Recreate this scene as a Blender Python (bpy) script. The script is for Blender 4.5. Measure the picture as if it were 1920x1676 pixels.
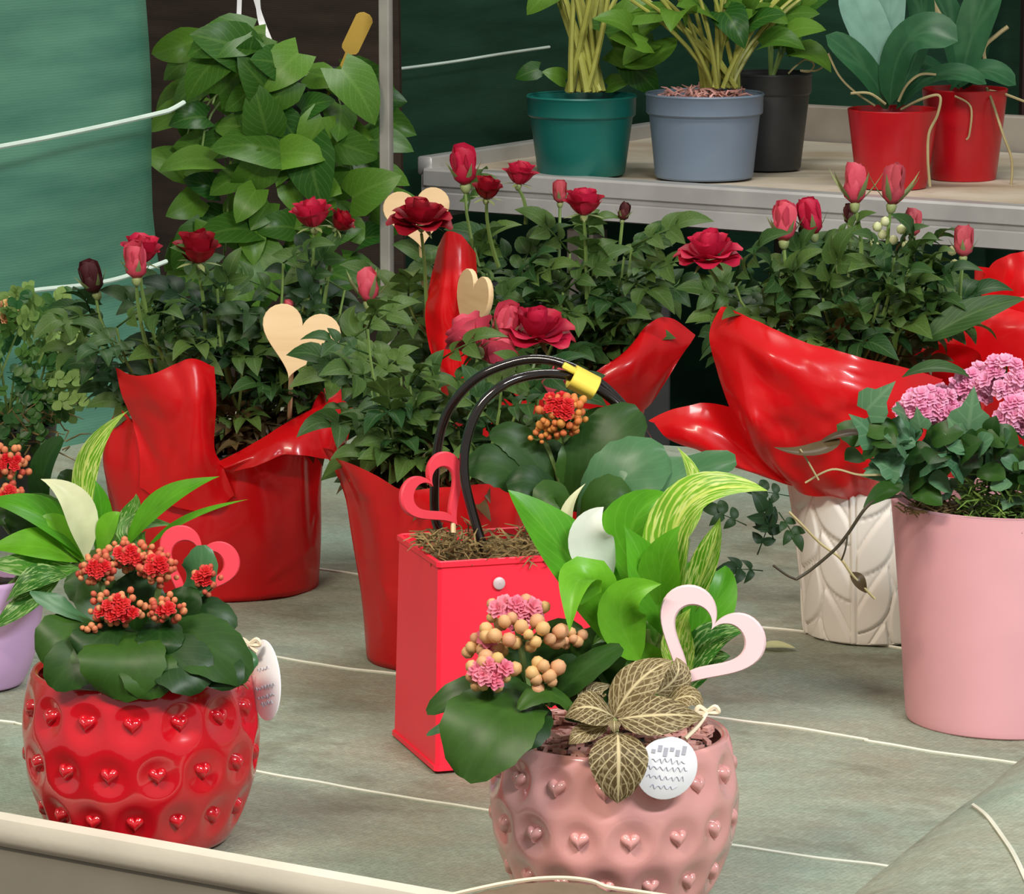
import bpy, math, random
from mathutils import Vector, Matrix, noise
PI = math.pi
sc = bpy.context.scene
for o in list(bpy.data.objects):
    bpy.data.objects.remove(o)
COL = sc.collection

# ------------------------------------------------------------------ camera
F = 7500.0                      # focal length in pixels of the 1920x1676 frame
CAMZ = 1.40
PITCH = math.atan((838 + 450) / F)
FW = Vector((0, math.cos(PITCH), -math.sin(PITCH)))
UP = Vector((0, math.sin(PITCH), math.cos(PITCH)))
CP = Vector((0, 0, CAMZ))
cam = bpy.data.cameras.new('camera')
camo = bpy.data.objects.new('camera', cam)
COL.objects.link(camo)
camo.location = CP
camo.rotation_euler = (PI / 2 - PITCH, 0, 0)
cam.sensor_fit = 'HORIZONTAL'
cam.sensor_width = 36
cam.lens = 36 * F / 1920
cam.clip_end = 60
sc.camera = camo

# ------------------------------------------------------------------ world, lamps, exposure
w = bpy.data.worlds.new('world')
sc.world = w
w.use_nodes = True
w.node_tree.nodes['Background'].inputs[0].default_value = (1.0, 0.98, 0.94, 1)
w.node_tree.nodes['Background'].inputs[1].default_value = 0.34


def area(name, loc, target, sx, sy, power, col):
    l = bpy.data.lights.new(name, 'AREA')
    l.shape = 'RECTANGLE'
    l.size, l.size_y, l.energy, l.color = sx, sy, power, col
    o = bpy.data.objects.new(name, l)
    o.location = loc
    o.rotation_euler = (Vector(target) - Vector(loc)).to_track_quat('-Z', 'Y').to_euler()
    COL.objects.link(o)
    return o


area('ceiling_tube_light', (0.95, 0.55, 2.45), (0.1, 2.6, 0.85), 0.9, 0.16, 50, (0.93, 0.97, 1.0))
area('ceiling_tube_light', (-0.9, 0.9, 2.6), (-0.1, 2.7, 0.9), 0.9, 0.16, 34, (1.0, 0.88, 0.72))
area('ceiling_tube_light', (0.25, 3.6, 2.9), (0.3, 4.4, 0.9), 1.2, 0.16, 24, (1.0, 0.97, 0.93))
sc.view_settings.view_transform = 'Standard'
sc.view_settings.look = 'None'
sc.view_settings.gamma = 1
sc.view_settings.use_curve_mapping = False
sc.view_settings.exposure = 0.2

BZ = 0.806                       # top of the cloth covered display bench
HB = CAMZ - BZ
SZ = 0.916                       # deck of the shelf behind
TH = math.atan(11860 / F)
A = Vector((-math.sin(TH), math.cos(TH), 0))     # along the bench, away from the camera
B = Vector((math.cos(TH), math.sin(TH), 0))      # across the bench, away from the camera


def ray(px, py):
    return FW + Vector((1, 0, 0)) * ((px - 960) / F) - UP * ((py - 838) / F)


def at(px, py, Y):
    d = ray(px, py)
    return CP + d * (Y / d.y)


def on(px, py, z):
    d = ray(px, py)
    return CP + d * ((z - CAMZ) / d.z)


def scl(p):
    return F / (Vector(p) - CP).dot(FW)


# ------------------------------------------------------------------ materials
def srgb(r, g, b):
    f = lambda c: (c / 255 / 12.92) if c / 255 <= 0.04045 else ((c / 255 + 0.055) / 1.055) ** 2.4
    return (f(r), f(g), f(b), 1)


def newmat(name):
    m = bpy.data.materials.new(name)
    m.use_nodes = True
    nt = m.node_tree
    return m, nt, nt.nodes['Principled BSDF'], nt.nodes['Material Output']


def N(nt, t, **kw):
    n = nt.nodes.new(t)
    for k, v in kw.items():
        if k in n.inputs.keys():
            n.inputs[k].default_value = v
        else:
            setattr(n, k, v)
    return n


def mixc(nt, fac, a, b, blend='MIX'):
    n = nt.nodes.new('ShaderNodeMix')
    n.data_type = 'RGBA'
    n.blend_type = blend
    for i, x in ((0, fac), (6, a), (7, b)):
        if isinstance(x, (tuple, float, int)):
            n.inputs[i].default_value = x
        else:
            nt.links.new(x, n.inputs[i])
    return n.outputs[2]


def mth(nt, op, a, b=None, c=None):
    n = nt.nodes.new('ShaderNodeMath')
    n.operation = op
    for i, x in enumerate((a, b, c)):
        if x is None:
            continue
        if isinstance(x, (float, int)):
            n.inputs[i].default_value = x
        else:
            nt.links.new(x, n.inputs[i])
    return n.outputs[0]


def ramp(nt, fac, lo, hi):
    n = nt.nodes.new('ShaderNodeMapRange')
    n.inputs[1].default_value, n.inputs[2].default_value = lo, hi
    nt.links.new(fac, n.inputs[0])
    return n.outputs[0]


def plain(name, col, rough=0.5, metal=0.0, coat=0.0, var=0.12, vscale=30, bump=0.0, bscale=200, sss=0.0, col2=None):
    m, nt, bs, out = newmat(name)
    tc = N(nt, 'ShaderNodeTexCoord')
    nz = N(nt, 'ShaderNodeTexNoise', Scale=vscale, Detail=4.0)
    nt.links.new(tc.outputs['Object'], nz.inputs['Vector'])
    c2 = col2 if col2 else tuple(x * (1 - var) for x in col[:3]) + (1,)
    nt.links.new(mixc(nt, ramp(nt, nz.outputs[0], 0.35, 0.65), col, c2), bs.inputs['Base Color'])
    bs.inputs['Roughness'].default_value = rough
    bs.inputs['Metallic'].default_value = metal
    bs.inputs['Coat Weight'].default_value = coat
    bs.inputs['Coat Roughness'].default_value = 0.06
    if sss:
        bs.inputs['Subsurface Weight'].default_value = sss
        bs.inputs['Subsurface Radius'].default_value = (0.004, 0.002, 0.001)
    if bump:
        bz = N(nt, 'ShaderNodeTexNoise', Scale=bscale, Detail=3.0)
        nt.links.new(tc.outputs['Object'], bz.inputs['Vector'])
        bp = N(nt, 'ShaderNodeBump', Strength=bump, Distance=0.002)
        nt.links.new(bz.outputs[0], bp.inputs['Height'])
        nt.links.new(bp.outputs[0], bs.inputs['Normal'])
    return m


def leafmat(name, c1, c2, vein=None, vstr=0.5, nside=7, slope=0.9, rough=0.38, transl=0.28, edge=None, patch=None, pscale=6.0, vw=0.10, midw=0.055, spec=0.3, net=0.0):
    """green leaf: colour varies from leaf to leaf, midrib and side veins follow the leaf's own UV"""
    m, nt, bs, out = newmat(name)
    oi = N(nt, 'ShaderNodeObjectInfo')
    uv = N(nt, 'ShaderNodeUVMap')
    sp = N(nt, 'ShaderNodeSeparateXYZ')
    nt.links.new(uv.outputs[0], sp.inputs[0])
    tc = N(nt, 'ShaderNodeTexCoord')
    nz = N(nt, 'ShaderNodeTexNoise', Scale=60.0, Detail=3.0)
    nt.links.new(tc.outputs['Object'], nz.inputs['Vector'])
    col = mixc(nt, oi.outputs['Random'], c1, c2)
    col = mixc(nt, mth(nt, 'MULTIPLY', ramp(nt, nz.outputs[0], 0.35, 0.7), 0.35), col, tuple(x * 0.55 for x in c1[:3]) + (1,))
    av = mth(nt, 'ABSOLUTE', mth(nt, 'SUBTRACT', sp.outputs[1], 0.5))
    if patch:
        pn = N(nt, 'ShaderNodeTexNoise', Scale=pscale, Detail=2.0)
        cb = N(nt, 'ShaderNodeCombineXYZ')
        nt.links.new(mth(nt, 'MULTIPLY', mth(nt, 'SUBTRACT', sp.outputs[0], mth(nt, 'MULTIPLY', av, 0.8)), 1.6), cb.inputs[0])
        nt.links.new(mth(nt, 'MULTIPLY', sp.outputs[1], 2.6), cb.inputs[1])
        nt.links.new(mth(nt, 'MULTIPLY', oi.outputs['Random'], 40.0), cb.inputs[2])
        nt.links.new(cb.outputs[0], pn.inputs['Vector'])
        col = mixc(nt, ramp(nt, pn.outputs[0], 0.52, 0.6), col, patch)
    if vein:
        fr = mth(nt, 'FRACT', mth(nt, 'SUBTRACT', mth(nt, 'MULTIPLY', sp.outputs[0], float(nside)), mth(nt, 'MULTIPLY', av, nside * slope)))
        d = mth(nt, 'ABSOLUTE', mth(nt, 'SUBTRACT', fr, 0.5))
        side = ramp(nt, d, vw, vw * 0.35)
        mid = ramp(nt, av, midw, midw * 0.4)
        if net:
            vn = N(nt, 'ShaderNodeTexVoronoi', Scale=9.0)
            vn.feature = 'DISTANCE_TO_EDGE'
            nt.links.new(uv.outputs[0], vn.inputs['Vector'])
            side = mth(nt, 'MAXIMUM', side, mth(nt, 'MULTIPLY', ramp(nt, vn.outputs[0], 0.09, 0.02), net))
        v = mth(nt, 'MULTIPLY', mth(nt, 'MAXIMUM', mid, mth(nt, 'MULTIPLY', side, 0.8)), vstr)
        col = mixc(nt, v, col, vein)
    if edge:
        col = mixc(nt, ramp(nt, av, 0.42, 0.49), col, edge)
    nt.links.new(col, bs.inputs['Base Color'])
    bs.inputs['Roughness'].default_value = rough
    bs.inputs['Specular IOR Level'].default_value = spec
    tr = N(nt, 'ShaderNodeBsdfTranslucent')
    nt.links.new(col, tr.inputs[0])
    mx = N(nt, 'ShaderNodeMixShader', Fac=transl)
    nt.links.new(bs.outputs[0], mx.inputs[1])
    nt.links.new(tr.outputs[0], mx.inputs[2])
    nt.links.new(mx.outputs[0], out.inputs[0])
    return m


def petalmat(name, c1, c2, transl=0.25, rough=0.5):
    return leafmat(name, c1, c2, transl=transl, rough=rough)


def filmmat(name, col):
    m, nt, bs, out = newmat(name)
    bs.inputs['Base Color'].default_value = col
    bs.inputs['Roughness'].default_value = 0.3
    bs.inputs['Coat Weight'].default_value = 0.35
    bs.inputs['Coat Roughness'].default_value = 0.08
    tc = N(nt, 'ShaderNodeTexCoord')
    nz = N(nt, 'ShaderNodeTexNoise', Scale=22.0, Detail=3.0, Distortion=1.6)
    nz.noise_type = 'RIDGED_MULTIFRACTAL'
    nt.links.new(tc.outputs['Object'], nz.inputs['Vector'])
    bp = N(nt, 'ShaderNodeBump', Strength=0.22, Distance=0.006)
    nt.links.new(nz.outputs[0], bp.inputs['Height'])
    nt.links.new(bp.outputs[0], bs.inputs['Normal'])
    nt.links.new(bp.outputs[0], bs.inputs['Coat Normal'])
    tr = N(nt, 'ShaderNodeBsdfTranslucent')
    tr.inputs[0].default_value = (min(1, col[0] * 1.2), col[1] * 1.1, col[2] * 1.1, 1)
    tp = N(nt, 'ShaderNodeBsdfTransparent')
    tp.inputs[0].default_value = (0.85, 0.06, 0.05, 1)
    m1 = N(nt, 'ShaderNodeMixShader', Fac=0.3)
    nt.links.new(bs.outputs[0], m1.inputs[1])
    nt.links.new(tr.outputs[0], m1.inputs[2])
    m2 = N(nt, 'ShaderNodeMixShader', Fac=0.12)
    nt.links.new(m1.outputs[0], m2.inputs[1])
    nt.links.new(tp.outputs[0], m2.inputs[2])
    nt.links.new(m2.outputs[0], out.inputs[0])
    return m


def netmat(name, c1, c2, rough, spec, scale=420):
    """woven shade netting: fine horizontal weave, soft sheen"""
    m, nt, bs, out = newmat(name)
    tc = N(nt, 'ShaderNodeTexCoord')
    mp = N(nt, 'ShaderNodeMapping')
    mp.inputs['Scale'].default_value = (1, 1, 6)
    nt.links.new(tc.outputs['Object'], mp.inputs[0])
    nz = N(nt, 'ShaderNodeTexNoise', Scale=6.0, Detail=6.0)
    nt.links.new(mp.outputs[0], nz.inputs['Vector'])
    wv = N(nt, 'ShaderNodeTexWave', Scale=scale * 0.3, Distortion=1.5, Detail=1.0)
    wv.bands_direction = 'Z'
    nt.links.new(tc.outputs['Object'], wv.inputs['Vector'])
    col = mixc(nt, ramp(nt, nz.outputs[0], 0.3, 0.7), c1, c2)
    col = mixc(nt, mth(nt, 'MULTIPLY', wv.outputs[1], 0.12), col, tuple(x * 0.5 for x in c1[:3]) + (1,))
    nt.links.new(col, bs.inputs['Base Color'])
    bs.inputs['Roughness'].default_value = rough
    bs.inputs['Specular IOR Level'].default_value = spec
    bp = N(nt, 'ShaderNodeBump', Strength=0.06, Distance=0.001)
    nt.links.new(wv.outputs[1], bp.inputs['Height'])
    nt.links.new(bp.outputs[0], bs.inputs['Normal'])
    return m


def clothmat():
    """grey-green woven ground cloth with wear and brown dirt, the dirt partly painted for shade"""
    m, nt, bs, out = newmat('ground_cloth')
    tc = N(nt, 'ShaderNodeTexCoord')
    mp = N(nt, 'ShaderNodeMapping')
    mp.inputs['Rotation'].default_value = (0, 0, -math.atan2(A.y, A.x))
    nt.links.new(tc.outputs['Object'], mp.inputs[0])
    mp2 = N(nt, 'ShaderNodeMapping')
    mp2.inputs['Scale'].default_value = (1.0, 1.25, 1)
    nt.links.new(mp.outputs[0], mp2.inputs[0])
    n1 = N(nt, 'ShaderNodeTexNoise', Scale=5.0, Detail=6.0, Roughness=0.65)
    n2 = N(nt, 'ShaderNodeTexNoise', Scale=34.0, Detail=10.0, Roughness=0.85)
    n3 = N(nt, 'ShaderNodeTexNoise', Scale=260.0, Detail=3.0)
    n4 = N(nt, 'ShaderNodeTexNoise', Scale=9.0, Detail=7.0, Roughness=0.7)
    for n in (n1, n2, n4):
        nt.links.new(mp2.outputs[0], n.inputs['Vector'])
    nt.links.new(mp.outputs[0], n3.inputs['Vector'])
    col = mixc(nt, ramp(nt, n1.outputs[0], 0.38, 0.62), srgb(140, 156, 138), srgb(146, 142, 122))
    col = mixc(nt, mth(nt, 'MULTIPLY', ramp(nt, n2.outputs[0], 0.48, 0.7), 0.6), col, srgb(176, 188, 168))
    col = mixc(nt, mth(nt, 'MULTIPLY', ramp(nt, n4.outputs[0], 0.52, 0.66), 0.6), col, srgb(96, 92, 70))  # brown dirt over the whole cloth, partly standing in for shade at the back
    col = mixc(nt, mth(nt, 'MULTIPLY', ramp(nt, n3.outputs[0], 0.4, 0.6), 0.25), col, srgb(95, 102, 92))
    nt.links.new(col, bs.inputs['Base Color'])
    bs.inputs['Roughness'].default_value = 0.75
    wv = N(nt, 'ShaderNodeTexWave', Scale=95.0, Distortion=2.0, Detail=2.0)
    wv.bands_direction = 'X'
    nt.links.new(mp.outputs[0], wv.inputs['Vector'])
    wv2 = N(nt, 'ShaderNodeTexWave', Scale=95.0, Distortion=2.0, Detail=2.0)
    wv2.bands_direction = 'Y'
    nt.links.new(mp.outputs[0], wv2.inputs['Vector'])
    weave = mth(nt, 'MULTIPLY', wv.outputs[1], wv2.outputs[1])
    col = mixc(nt, mth(nt, 'MULTIPLY', weave, 0.3), col, srgb(84, 92, 80))
    nt.links.new(col, bs.inputs['Base Color'])
    bp = N(nt, 'ShaderNodeBump', Strength=0.5, Distance=0.0015)
    nt.links.new(n3.outputs[0], bp.inputs['Height'])
    nt.links.new(bp.outputs[0], bs.inputs['Normal'])
    return m


def woodmat(name, c1, c2, scale=8):
    m, nt, bs, out = newmat(name)
    tc = N(nt, 'ShaderNodeTexCoord')
    mp = N(nt, 'ShaderNodeMapping')
    mp.inputs['Scale'].default_value = (1, 1, 9)
    nt.links.new(tc.outputs['Object'], mp.inputs[0])
    nz = N(nt, 'ShaderNodeTexNoise', Scale=scale, Detail=6.0, Distortion=0.6)
    nt.links.new(mp.outputs[0], nz.inputs['Vector'])
    nt.links.new(mixc(nt, ramp(nt, nz.outputs[0], 0.3, 0.7), c1, c2), bs.inputs['Base Color'])
    bs.inputs['Roughness'].default_value = 0.6
    return m


M = {}
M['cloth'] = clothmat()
M['string'] = plain('pale_thread', srgb(222, 222, 205), 0.7)
M['rail'] = plain('cream_painted_rail', srgb(214, 207, 190), 0.45, var=0.15, vscale=12, bump=0.05)
M['rail_face'] = plain('grey_rail_face', srgb(142, 136, 122), 0.5, var=0.2, vscale=9)
M['alu'] = plain('dull_aluminium', srgb(196, 194, 190), 0.42, 0.35, var=0.2, vscale=14)
M['alu_dark'] = plain('worn_aluminium', srgb(120, 112, 104), 0.5, 0.3, var=0.2)
M['deck'] = plain('beige_shelf_deck', srgb(178, 160, 134), 0.7, var=0.4, vscale=9, bump=0.1, bscale=80, col2=srgb(205, 195, 176))
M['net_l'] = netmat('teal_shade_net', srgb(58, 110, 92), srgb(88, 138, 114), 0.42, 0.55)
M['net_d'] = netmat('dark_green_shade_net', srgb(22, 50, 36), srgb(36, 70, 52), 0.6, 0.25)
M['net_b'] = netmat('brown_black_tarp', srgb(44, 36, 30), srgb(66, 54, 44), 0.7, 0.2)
M['wire'] = plain('white_cord', srgb(205, 222, 210), 0.6)
M['pole'] = plain('grey_galvanised_pole', srgb(150, 146, 138), 0.5, 0.0, var=0.2)
M['floor'] = plain('packed_earth_floor', srgb(96, 80, 64), 0.9, var=0.4, vscale=6, bump=0.2, bscale=60)
M['redglaze'] = plain('red_glaze', srgb(196, 14, 30), 0.16, coat=0.9, var=0.10, vscale=12)
M['pinkglaze'] = plain('pink_glaze', srgb(214, 152, 146), 0.2, coat=0.8, var=0.06, vscale=10)
M['pinkmatte'] = plain('pink_matt_glaze', srgb(222, 163, 170), 0.42, var=0.05)
M['lilac'] = plain('lilac_glaze', srgb(196, 160, 204), 0.35, var=0.06)
M['white'] = plain('white_glaze', srgb(226, 222, 212), 0.35, var=0.05)
M['teal'] = plain('teal_plastic', srgb(18, 104, 94), 0.42, var=0.06)
M['grey'] = plain('blue_grey_plastic', srgb(112, 128, 146), 0.45, var=0.06)
M['black'] = plain('black_plastic', srgb(46, 48, 48), 0.45, var=0.2)
M['redplastic'] = plain('red_plastic', srgb(178, 14, 26), 0.3, var=0.08)
M['bag'] = plain('red_lacquered_bag', srgb(248, 36, 62), 0.42, var=0.04)
M['film'] = filmmat('red_film', srgb(232, 20, 28))
M['rubber'] = plain('black_rubber_tube', srgb(22, 14, 12), 0.12, coat=0.6, var=0.1)
M['yellow'] = plain('yellow_plastic', srgb(240, 214, 84), 0.4, var=0.04)
M['ochre'] = plain('ochre_plastic', srgb(196, 160, 70), 0.5, var=0.1)
M['soil'] = plain('dark_soil', srgb(40, 28, 20), 0.95, var=0.5, vscale=80, bump=0.8, bscale=120)
M['moss'] = plain('dry_moss', srgb(146, 122, 76), 0.9, var=0.4, vscale=120, col2=srgb(92, 78, 44))
M['gmoss'] = plain('green_moss', srgb(120, 150, 60), 0.9, var=0.4, vscale=120, col2=srgb(74, 104, 40))
M['chips'] = plain('pink_bark_chips', srgb(222, 166, 156), 0.8, var=0.3, vscale=90, col2=srgb(176, 120, 108))
M['wood'] = woodmat('pale_plywood', srgb(226, 196, 152), srgb(206, 172, 126))
M['slab'] = plain('pale_rough_boards', srgb(170, 160, 146), 0.8, var=0.3, vscale=10)
M['brown'] = plain('dark_brown_timber', srgb(52, 34, 30), 0.7, var=0.3, vscale=9)
M['redpaint'] = plain('red_painted_wood', srgb(226, 58, 74), 0.5, var=0.05)
M['pinkpaint'] = plain('pale_pink_painted_wood', srgb(230, 194, 196), 0.5, var=0.04)
M['steel'] = plain('steel_rivet', srgb(206, 186, 188), 0.5, 0.2)
M['tag'] = plain('white_card', srgb(244, 244, 246), 0.5, var=0.02)
M['ink'] = plain('grey_ink', srgb(186, 186, 196), 0.7, var=0.1)
M['twine'] = plain('cream_twine', srgb(232, 214, 184), 0.8, var=0.1)
M['kraft'] = plain('brown_cloth_edge', srgb(122, 104, 84), 0.85, var=0.3, vscale=40)
M['stem'] = plain('green_stem', srgb(112, 138, 70), 0.5, var=0.25)
M['stem_y'] = plain('yellow_green_stem', srgb(176, 178, 84), 0.45, var=0.3, vscale=30)
M['stem_d'] = plain('dark_vine', srgb(60, 54, 38), 0.6, var=0.2)
M['root'] = plain('aerial_root', srgb(176, 162, 116), 0.7, var=0.3)
M['sepal'] = plain('pale_sepal', srgb(140, 152, 96), 0.6, var=0.25)
M['rose_leaf'] = leafmat('rose_leaf', srgb(34, 72, 32), srgb(90, 116, 50), srgb(120, 146, 92), 0.25, rough=0.5)
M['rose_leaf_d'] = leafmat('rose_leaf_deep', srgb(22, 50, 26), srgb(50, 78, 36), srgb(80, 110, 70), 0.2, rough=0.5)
M['dry_leaf'] = leafmat('dry_brown_leaf', srgb(74, 60, 40), srgb(110, 94, 58))
M['pothos'] = leafmat('pothos_leaf', srgb(36, 84, 28), srgb(104, 148, 48), srgb(130, 168, 80), 0.2, rough=0.35)
M['kal'] = leafmat('kalanchoe_leaf', srgb(26, 58, 18), srgb(54, 88, 28), srgb(70, 104, 48), 0.12, rough=0.42, transl=0.12)
M['kal_l'] = leafmat('kalanchoe_leaf_light', srgb(78, 118, 80), srgb(58, 106, 60), srgb(110, 140, 96), 0.15, rough=0.32, transl=0.15)
M['lily'] = leafmat('peace_lily_leaf', srgb(62, 142, 26), srgb(118, 186, 44), srgb(140, 196, 74), 0.18, rough=0.35, transl=0.35, midw=0.035)
M['lily_v'] = leafmat('variegated_lily_leaf', srgb(96, 164, 34), srgb(132, 188, 52), srgb(222, 232, 120), 0.8, nside=5, slope=1.8, rough=0.3, transl=0.35, vw=0.2, patch=srgb(206, 222, 130))
M['lily_d'] = leafmat('dark_lily_leaf', srgb(44, 100, 32), srgb(76, 136, 40), srgb(110, 160, 70), 0.4, transl=0.3, patch=srgb(150, 180, 110))
M['cream'] = leafmat('cream_leaf', srgb(226, 232, 176), srgb(236, 238, 196), transl=0.3)
M['spathe'] = leafmat('white_spathe', srgb(238, 240, 226), srgb(244, 244, 236), transl=0.3)
M['fittonia'] = leafmat('fittonia_leaf', srgb(88, 72, 42), srgb(112, 94, 58), srgb(222, 206, 160), 0.8, nside=7, slope=0.8, rough=0.6, transl=0.2, vw=0.12, midw=0.045, net=0.5)
M['fern'] = leafmat('small_pale_leaf', srgb(110, 150, 80), srgb(160, 188, 110), transl=0.35)
M['fern_d'] = leafmat('small_green_leaf', srgb(50, 100, 54), srgb(90, 130, 60), transl=0.35)
M['ivy'] = leafmat('ivy_leaf', srgb(70, 118, 84), srgb(104, 142, 100), srgb(150, 180, 140), 0.2, nside=3)
M['orchid'] = leafmat('orchid_leaf', srgb(34, 76, 48), srgb(50, 98, 62), srgb(90, 130, 90), 0.2, nside=1, rough=0.35, transl=0.1)
M['orchid_b'] = leafmat('orchid_leaf_grey', srgb(116, 158, 142), srgb(128, 168, 150), srgb(90, 140, 120), 0.2, nside=1, rough=0.45, transl=0.1)
M['rose'] = petalmat('rose_petal', srgb(170, 20, 48), srgb(214, 40, 78))
M['rose_d'] = petalmat('dark_rose_petal', srgb(130, 10, 26), srgb(170, 18, 40))
M['rose_p'] = petalmat('pink_rose_petal', srgb(206, 66, 88), srgb(226, 92, 110))
M['rose_m'] = petalmat('withered_rose_petal', srgb(70, 30, 36), srgb(96, 44, 44))
M['bud_p'] = petalmat('bud_pink', srgb(206, 92, 100), srgb(190, 70, 84))
M['fl_red'] = petalmat('red_floret', srgb(214, 30, 40), srgb(226, 62, 60))
M['fl_bud'] = petalmat('salmon_bud', srgb(236, 160, 110), srgb(206, 78, 66))
M['fl_bud_y'] = petalmat('peach_bud', srgb(236, 196, 128), srgb(228, 166, 130))
M['fl_pink'] = petalmat('pink_floret', srgb(232, 120, 146), srgb(240, 154, 168))
M['fl_cal'] = petalmat('double_pink_floret', srgb(240, 150, 190), srgb(246, 186, 212))
M['fl_or'] = petalmat('orange_bud', srgb(232, 160, 80), srgb(222, 110, 70))


# ------------------------------------------------------------------ mesh helpers
class MB:
    def __init__(s):
        s.v, s.f, s.uv = [], [], []

    def add(s, vs, fs, uvs=None):
        o = len(s.v)
        s.v += [Vector(p) for p in vs]
        s.f += [tuple(i + o for i in f) for f in fs]
        s.uv += uvs if uvs else [(0.5, 0.5)] * len(vs)
        return s

    def grid(s, rows, closed=False, uvs=None):
        nu, nv = len(rows), len(rows[0])
        vs = [p for r in rows for p in r]
        fs = []
        for i in range(nu - 1):
            for j in range(nv if closed else nv - 1):
                k = (j + 1) % nv
                fs.append((i * nv + j, i * nv + k, (i + 1) * nv + k, (i + 1) * nv + j))
        if uvs is None:
            uvs = [(i / max(1, nu - 1), j / max(1, nv - 1)) for i in range(nu) for j in range(nv)]
        return s.add(vs, fs, uvs)

    def tube(s, pts, rad, n=6, cap=True):
        pts = [Vector(p) for p in pts]
        if not isinstance(rad, (list, tuple)):
            rad = [rad] * len(pts)
        rows = []
        ref = Vector((0.31, 0.2, 0.93))
        prev = None
        for i, p in enumerate(pts):
            t = (pts[min(i + 1, len(pts) - 1)] - pts[max(i - 1, 0)]).normalized()
            if prev is None:
                a = t.cross(ref)
                if a.length < 0.05:
                    a = t.cross(Vector((1, 0, 0)))
            else:
                a = prev - t * prev.dot(t)
            a.normalize()
            prev = a
            b = t.cross(a)
            rows.append([p + (a * math.cos(2 * PI * k / n) + b * math.sin(2 * PI * k / n)) * rad[i] for k in range(n)])
        o = len(s.v)
        s.grid(rows, True)
        if cap:
            s.f.append(tuple(o + k for k in range(n))[::-1])
            s.f.append(tuple(o + (len(pts) - 1) * n + k for k in range(n)))
        return s

    def lathe(s, prof, c, n=48, cap0=True, cap1=False, fn=None):
        rows = []
        for r, z in prof:
            row = []
            for k in range(n):
                a = 2 * PI * k / n
                rr = r + (fn(a, z) if fn else 0)
                row.append(Vector((c[0] + rr * math.cos(a), c[1] + rr * math.sin(a), c[2] + z)))
            rows.append(row)
        o = len(s.v)
        s.grid(rows, True)
        if cap0:
            s.f.append(tuple(o + k for k in range(n))[::-1])
        if cap1:
            s.f.append(tuple(o + (len(prof) - 1) * n + k for k in range(n)))
        return s

    def box(s, c, ax, ay, az, hx, hy, hz, ch=0.0):
        c = Vector(c)
        vs, fs = [], []
        if not ch:
            for i in (-1, 1):
                for j in (-1, 1):
                    for k in (-1, 1):
                        vs.append(c + ax * hx * i + ay * hy * j + az * hz * k)
            fs = [(0, 1, 3, 2), (4, 6, 7, 5), (0, 4, 5, 1), (2, 3, 7, 6), (0, 2, 6, 4), (1, 5, 7, 3)]
            return s.add(vs, fs)
        rows = []
        e = ch
        sec = [(-hy + e, -hz), (hy - e, -hz), (hy, -hz + e), (hy, hz - e), (hy - e, hz), (-hy + e, hz), (-hy, hz - e), (-hy, -hz + e)]
        for x, q in ((-hx, 1), (-hx + e, 0), (hx - e, 0), (hx, 1)):
            f = 1 - (e / max(hy, hz) if q else 0)
            rows.append([c + ax * x + ay * a * f + az * b * f for a, b in sec])
        o = len(s.v)
        s.grid(rows, True)
        s.f.append(tuple(o + k for k in range(8))[::-1])
        s.f.append(tuple(o + 24 + k for k in range(8)))
        return s

    def ball(s, c, r, nu=6, nv=8, sq=(1, 1, 1)):
        rows = []
        for i in range(nu + 1):
            t = PI * (0.02 + 0.96 * i / nu)
            rows.append([Vector(c) + Vector((r * sq[0] * math.sin(t) * math.cos(2 * PI * k / nv), r * sq[1] * math.sin(t) * math.sin(2 * PI * k / nv), -r * sq[2] * math.cos(t))) for k in range(nv)])
        o = len(s.v)
        s.grid(rows, True)
        s.f.append(tuple(o + k for k in range(nv))[::-1])
        s.f.append(tuple(o + nu * nv + k for k in range(nv)))
        return s

    def prism(s, outline, c, ax, ay, az, th):
        """outline (list of 2D points) extruded by th along az, with a small chamfer"""
        n = len(outline)
        e = th * 0.2
        lay = [(-th / 2, 0.985), (-th / 2 + e, 1), (th / 2 - e, 1), (th / 2, 0.985)]
        rows = [[Vector(c) + ax * x * q + ay * y * q + az * d for x, y in outline] for d, q in lay]
        o = len(s.v)
        s.grid(rows, True)
        s.f.append(tuple(o + k for k in range(n))[::-1])
        s.f.append(tuple(o + 3 * n + k for k in range(n)))
        return s

    def mesh(s, name, mat, angle=40, off=None):
        me = bpy.data.meshes.new(name)
        if off is not None:
            me.from_pydata([p - off for p in s.v], [], s.f)
        else:
            me.from_pydata(s.v, [], s.f)
        uvl = me.uv_layers.new(name='UVMap')
        flat = []
        for lp in me.loops:
            flat += s.uv[lp.vertex_index]
        uvl.data.foreach_set('uv', flat)
        me.shade_smooth()
        if angle:
            me.set_sharp_from_angle(angle=math.radians(angle))
        if mat:
            me.materials.append(mat)
        return me


WL = {}


def link(name, data, parent=None, label=None, loc=None):
    o = bpy.data.objects.new(name, data)
    COL.objects.link(o)
    if parent:
        o.parent = parent
    if label:
        o['label'] = label
    if loc is not None:
        o.location = loc
    return o


def tag(o, label, cat, group=None, kind=None):
    if label:
        o['label'] = label
    if cat:
        o['category'] = cat
    if group:
        o['group'] = group
    if kind:
        o['kind'] = kind
    return o


def thing(name, label, cat, loc, group=None):
    o = link(name, None)
    o.empty_display_size = 0.02
    o.location = loc
    WL[o.name] = Vector(loc)
    return tag(o, label, cat, group)


def part(name, mb, mat, parent, label=None, angle=40):
    """a part whose shape is given in world coordinates; it is stored relative to its parent"""
    off = WL[parent.name] if parent else Vector((0, 0, 0))
    o = link(name, mb.mesh(name, mat, angle, off), parent, label)
    WL[o.name] = off
    return o


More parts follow.
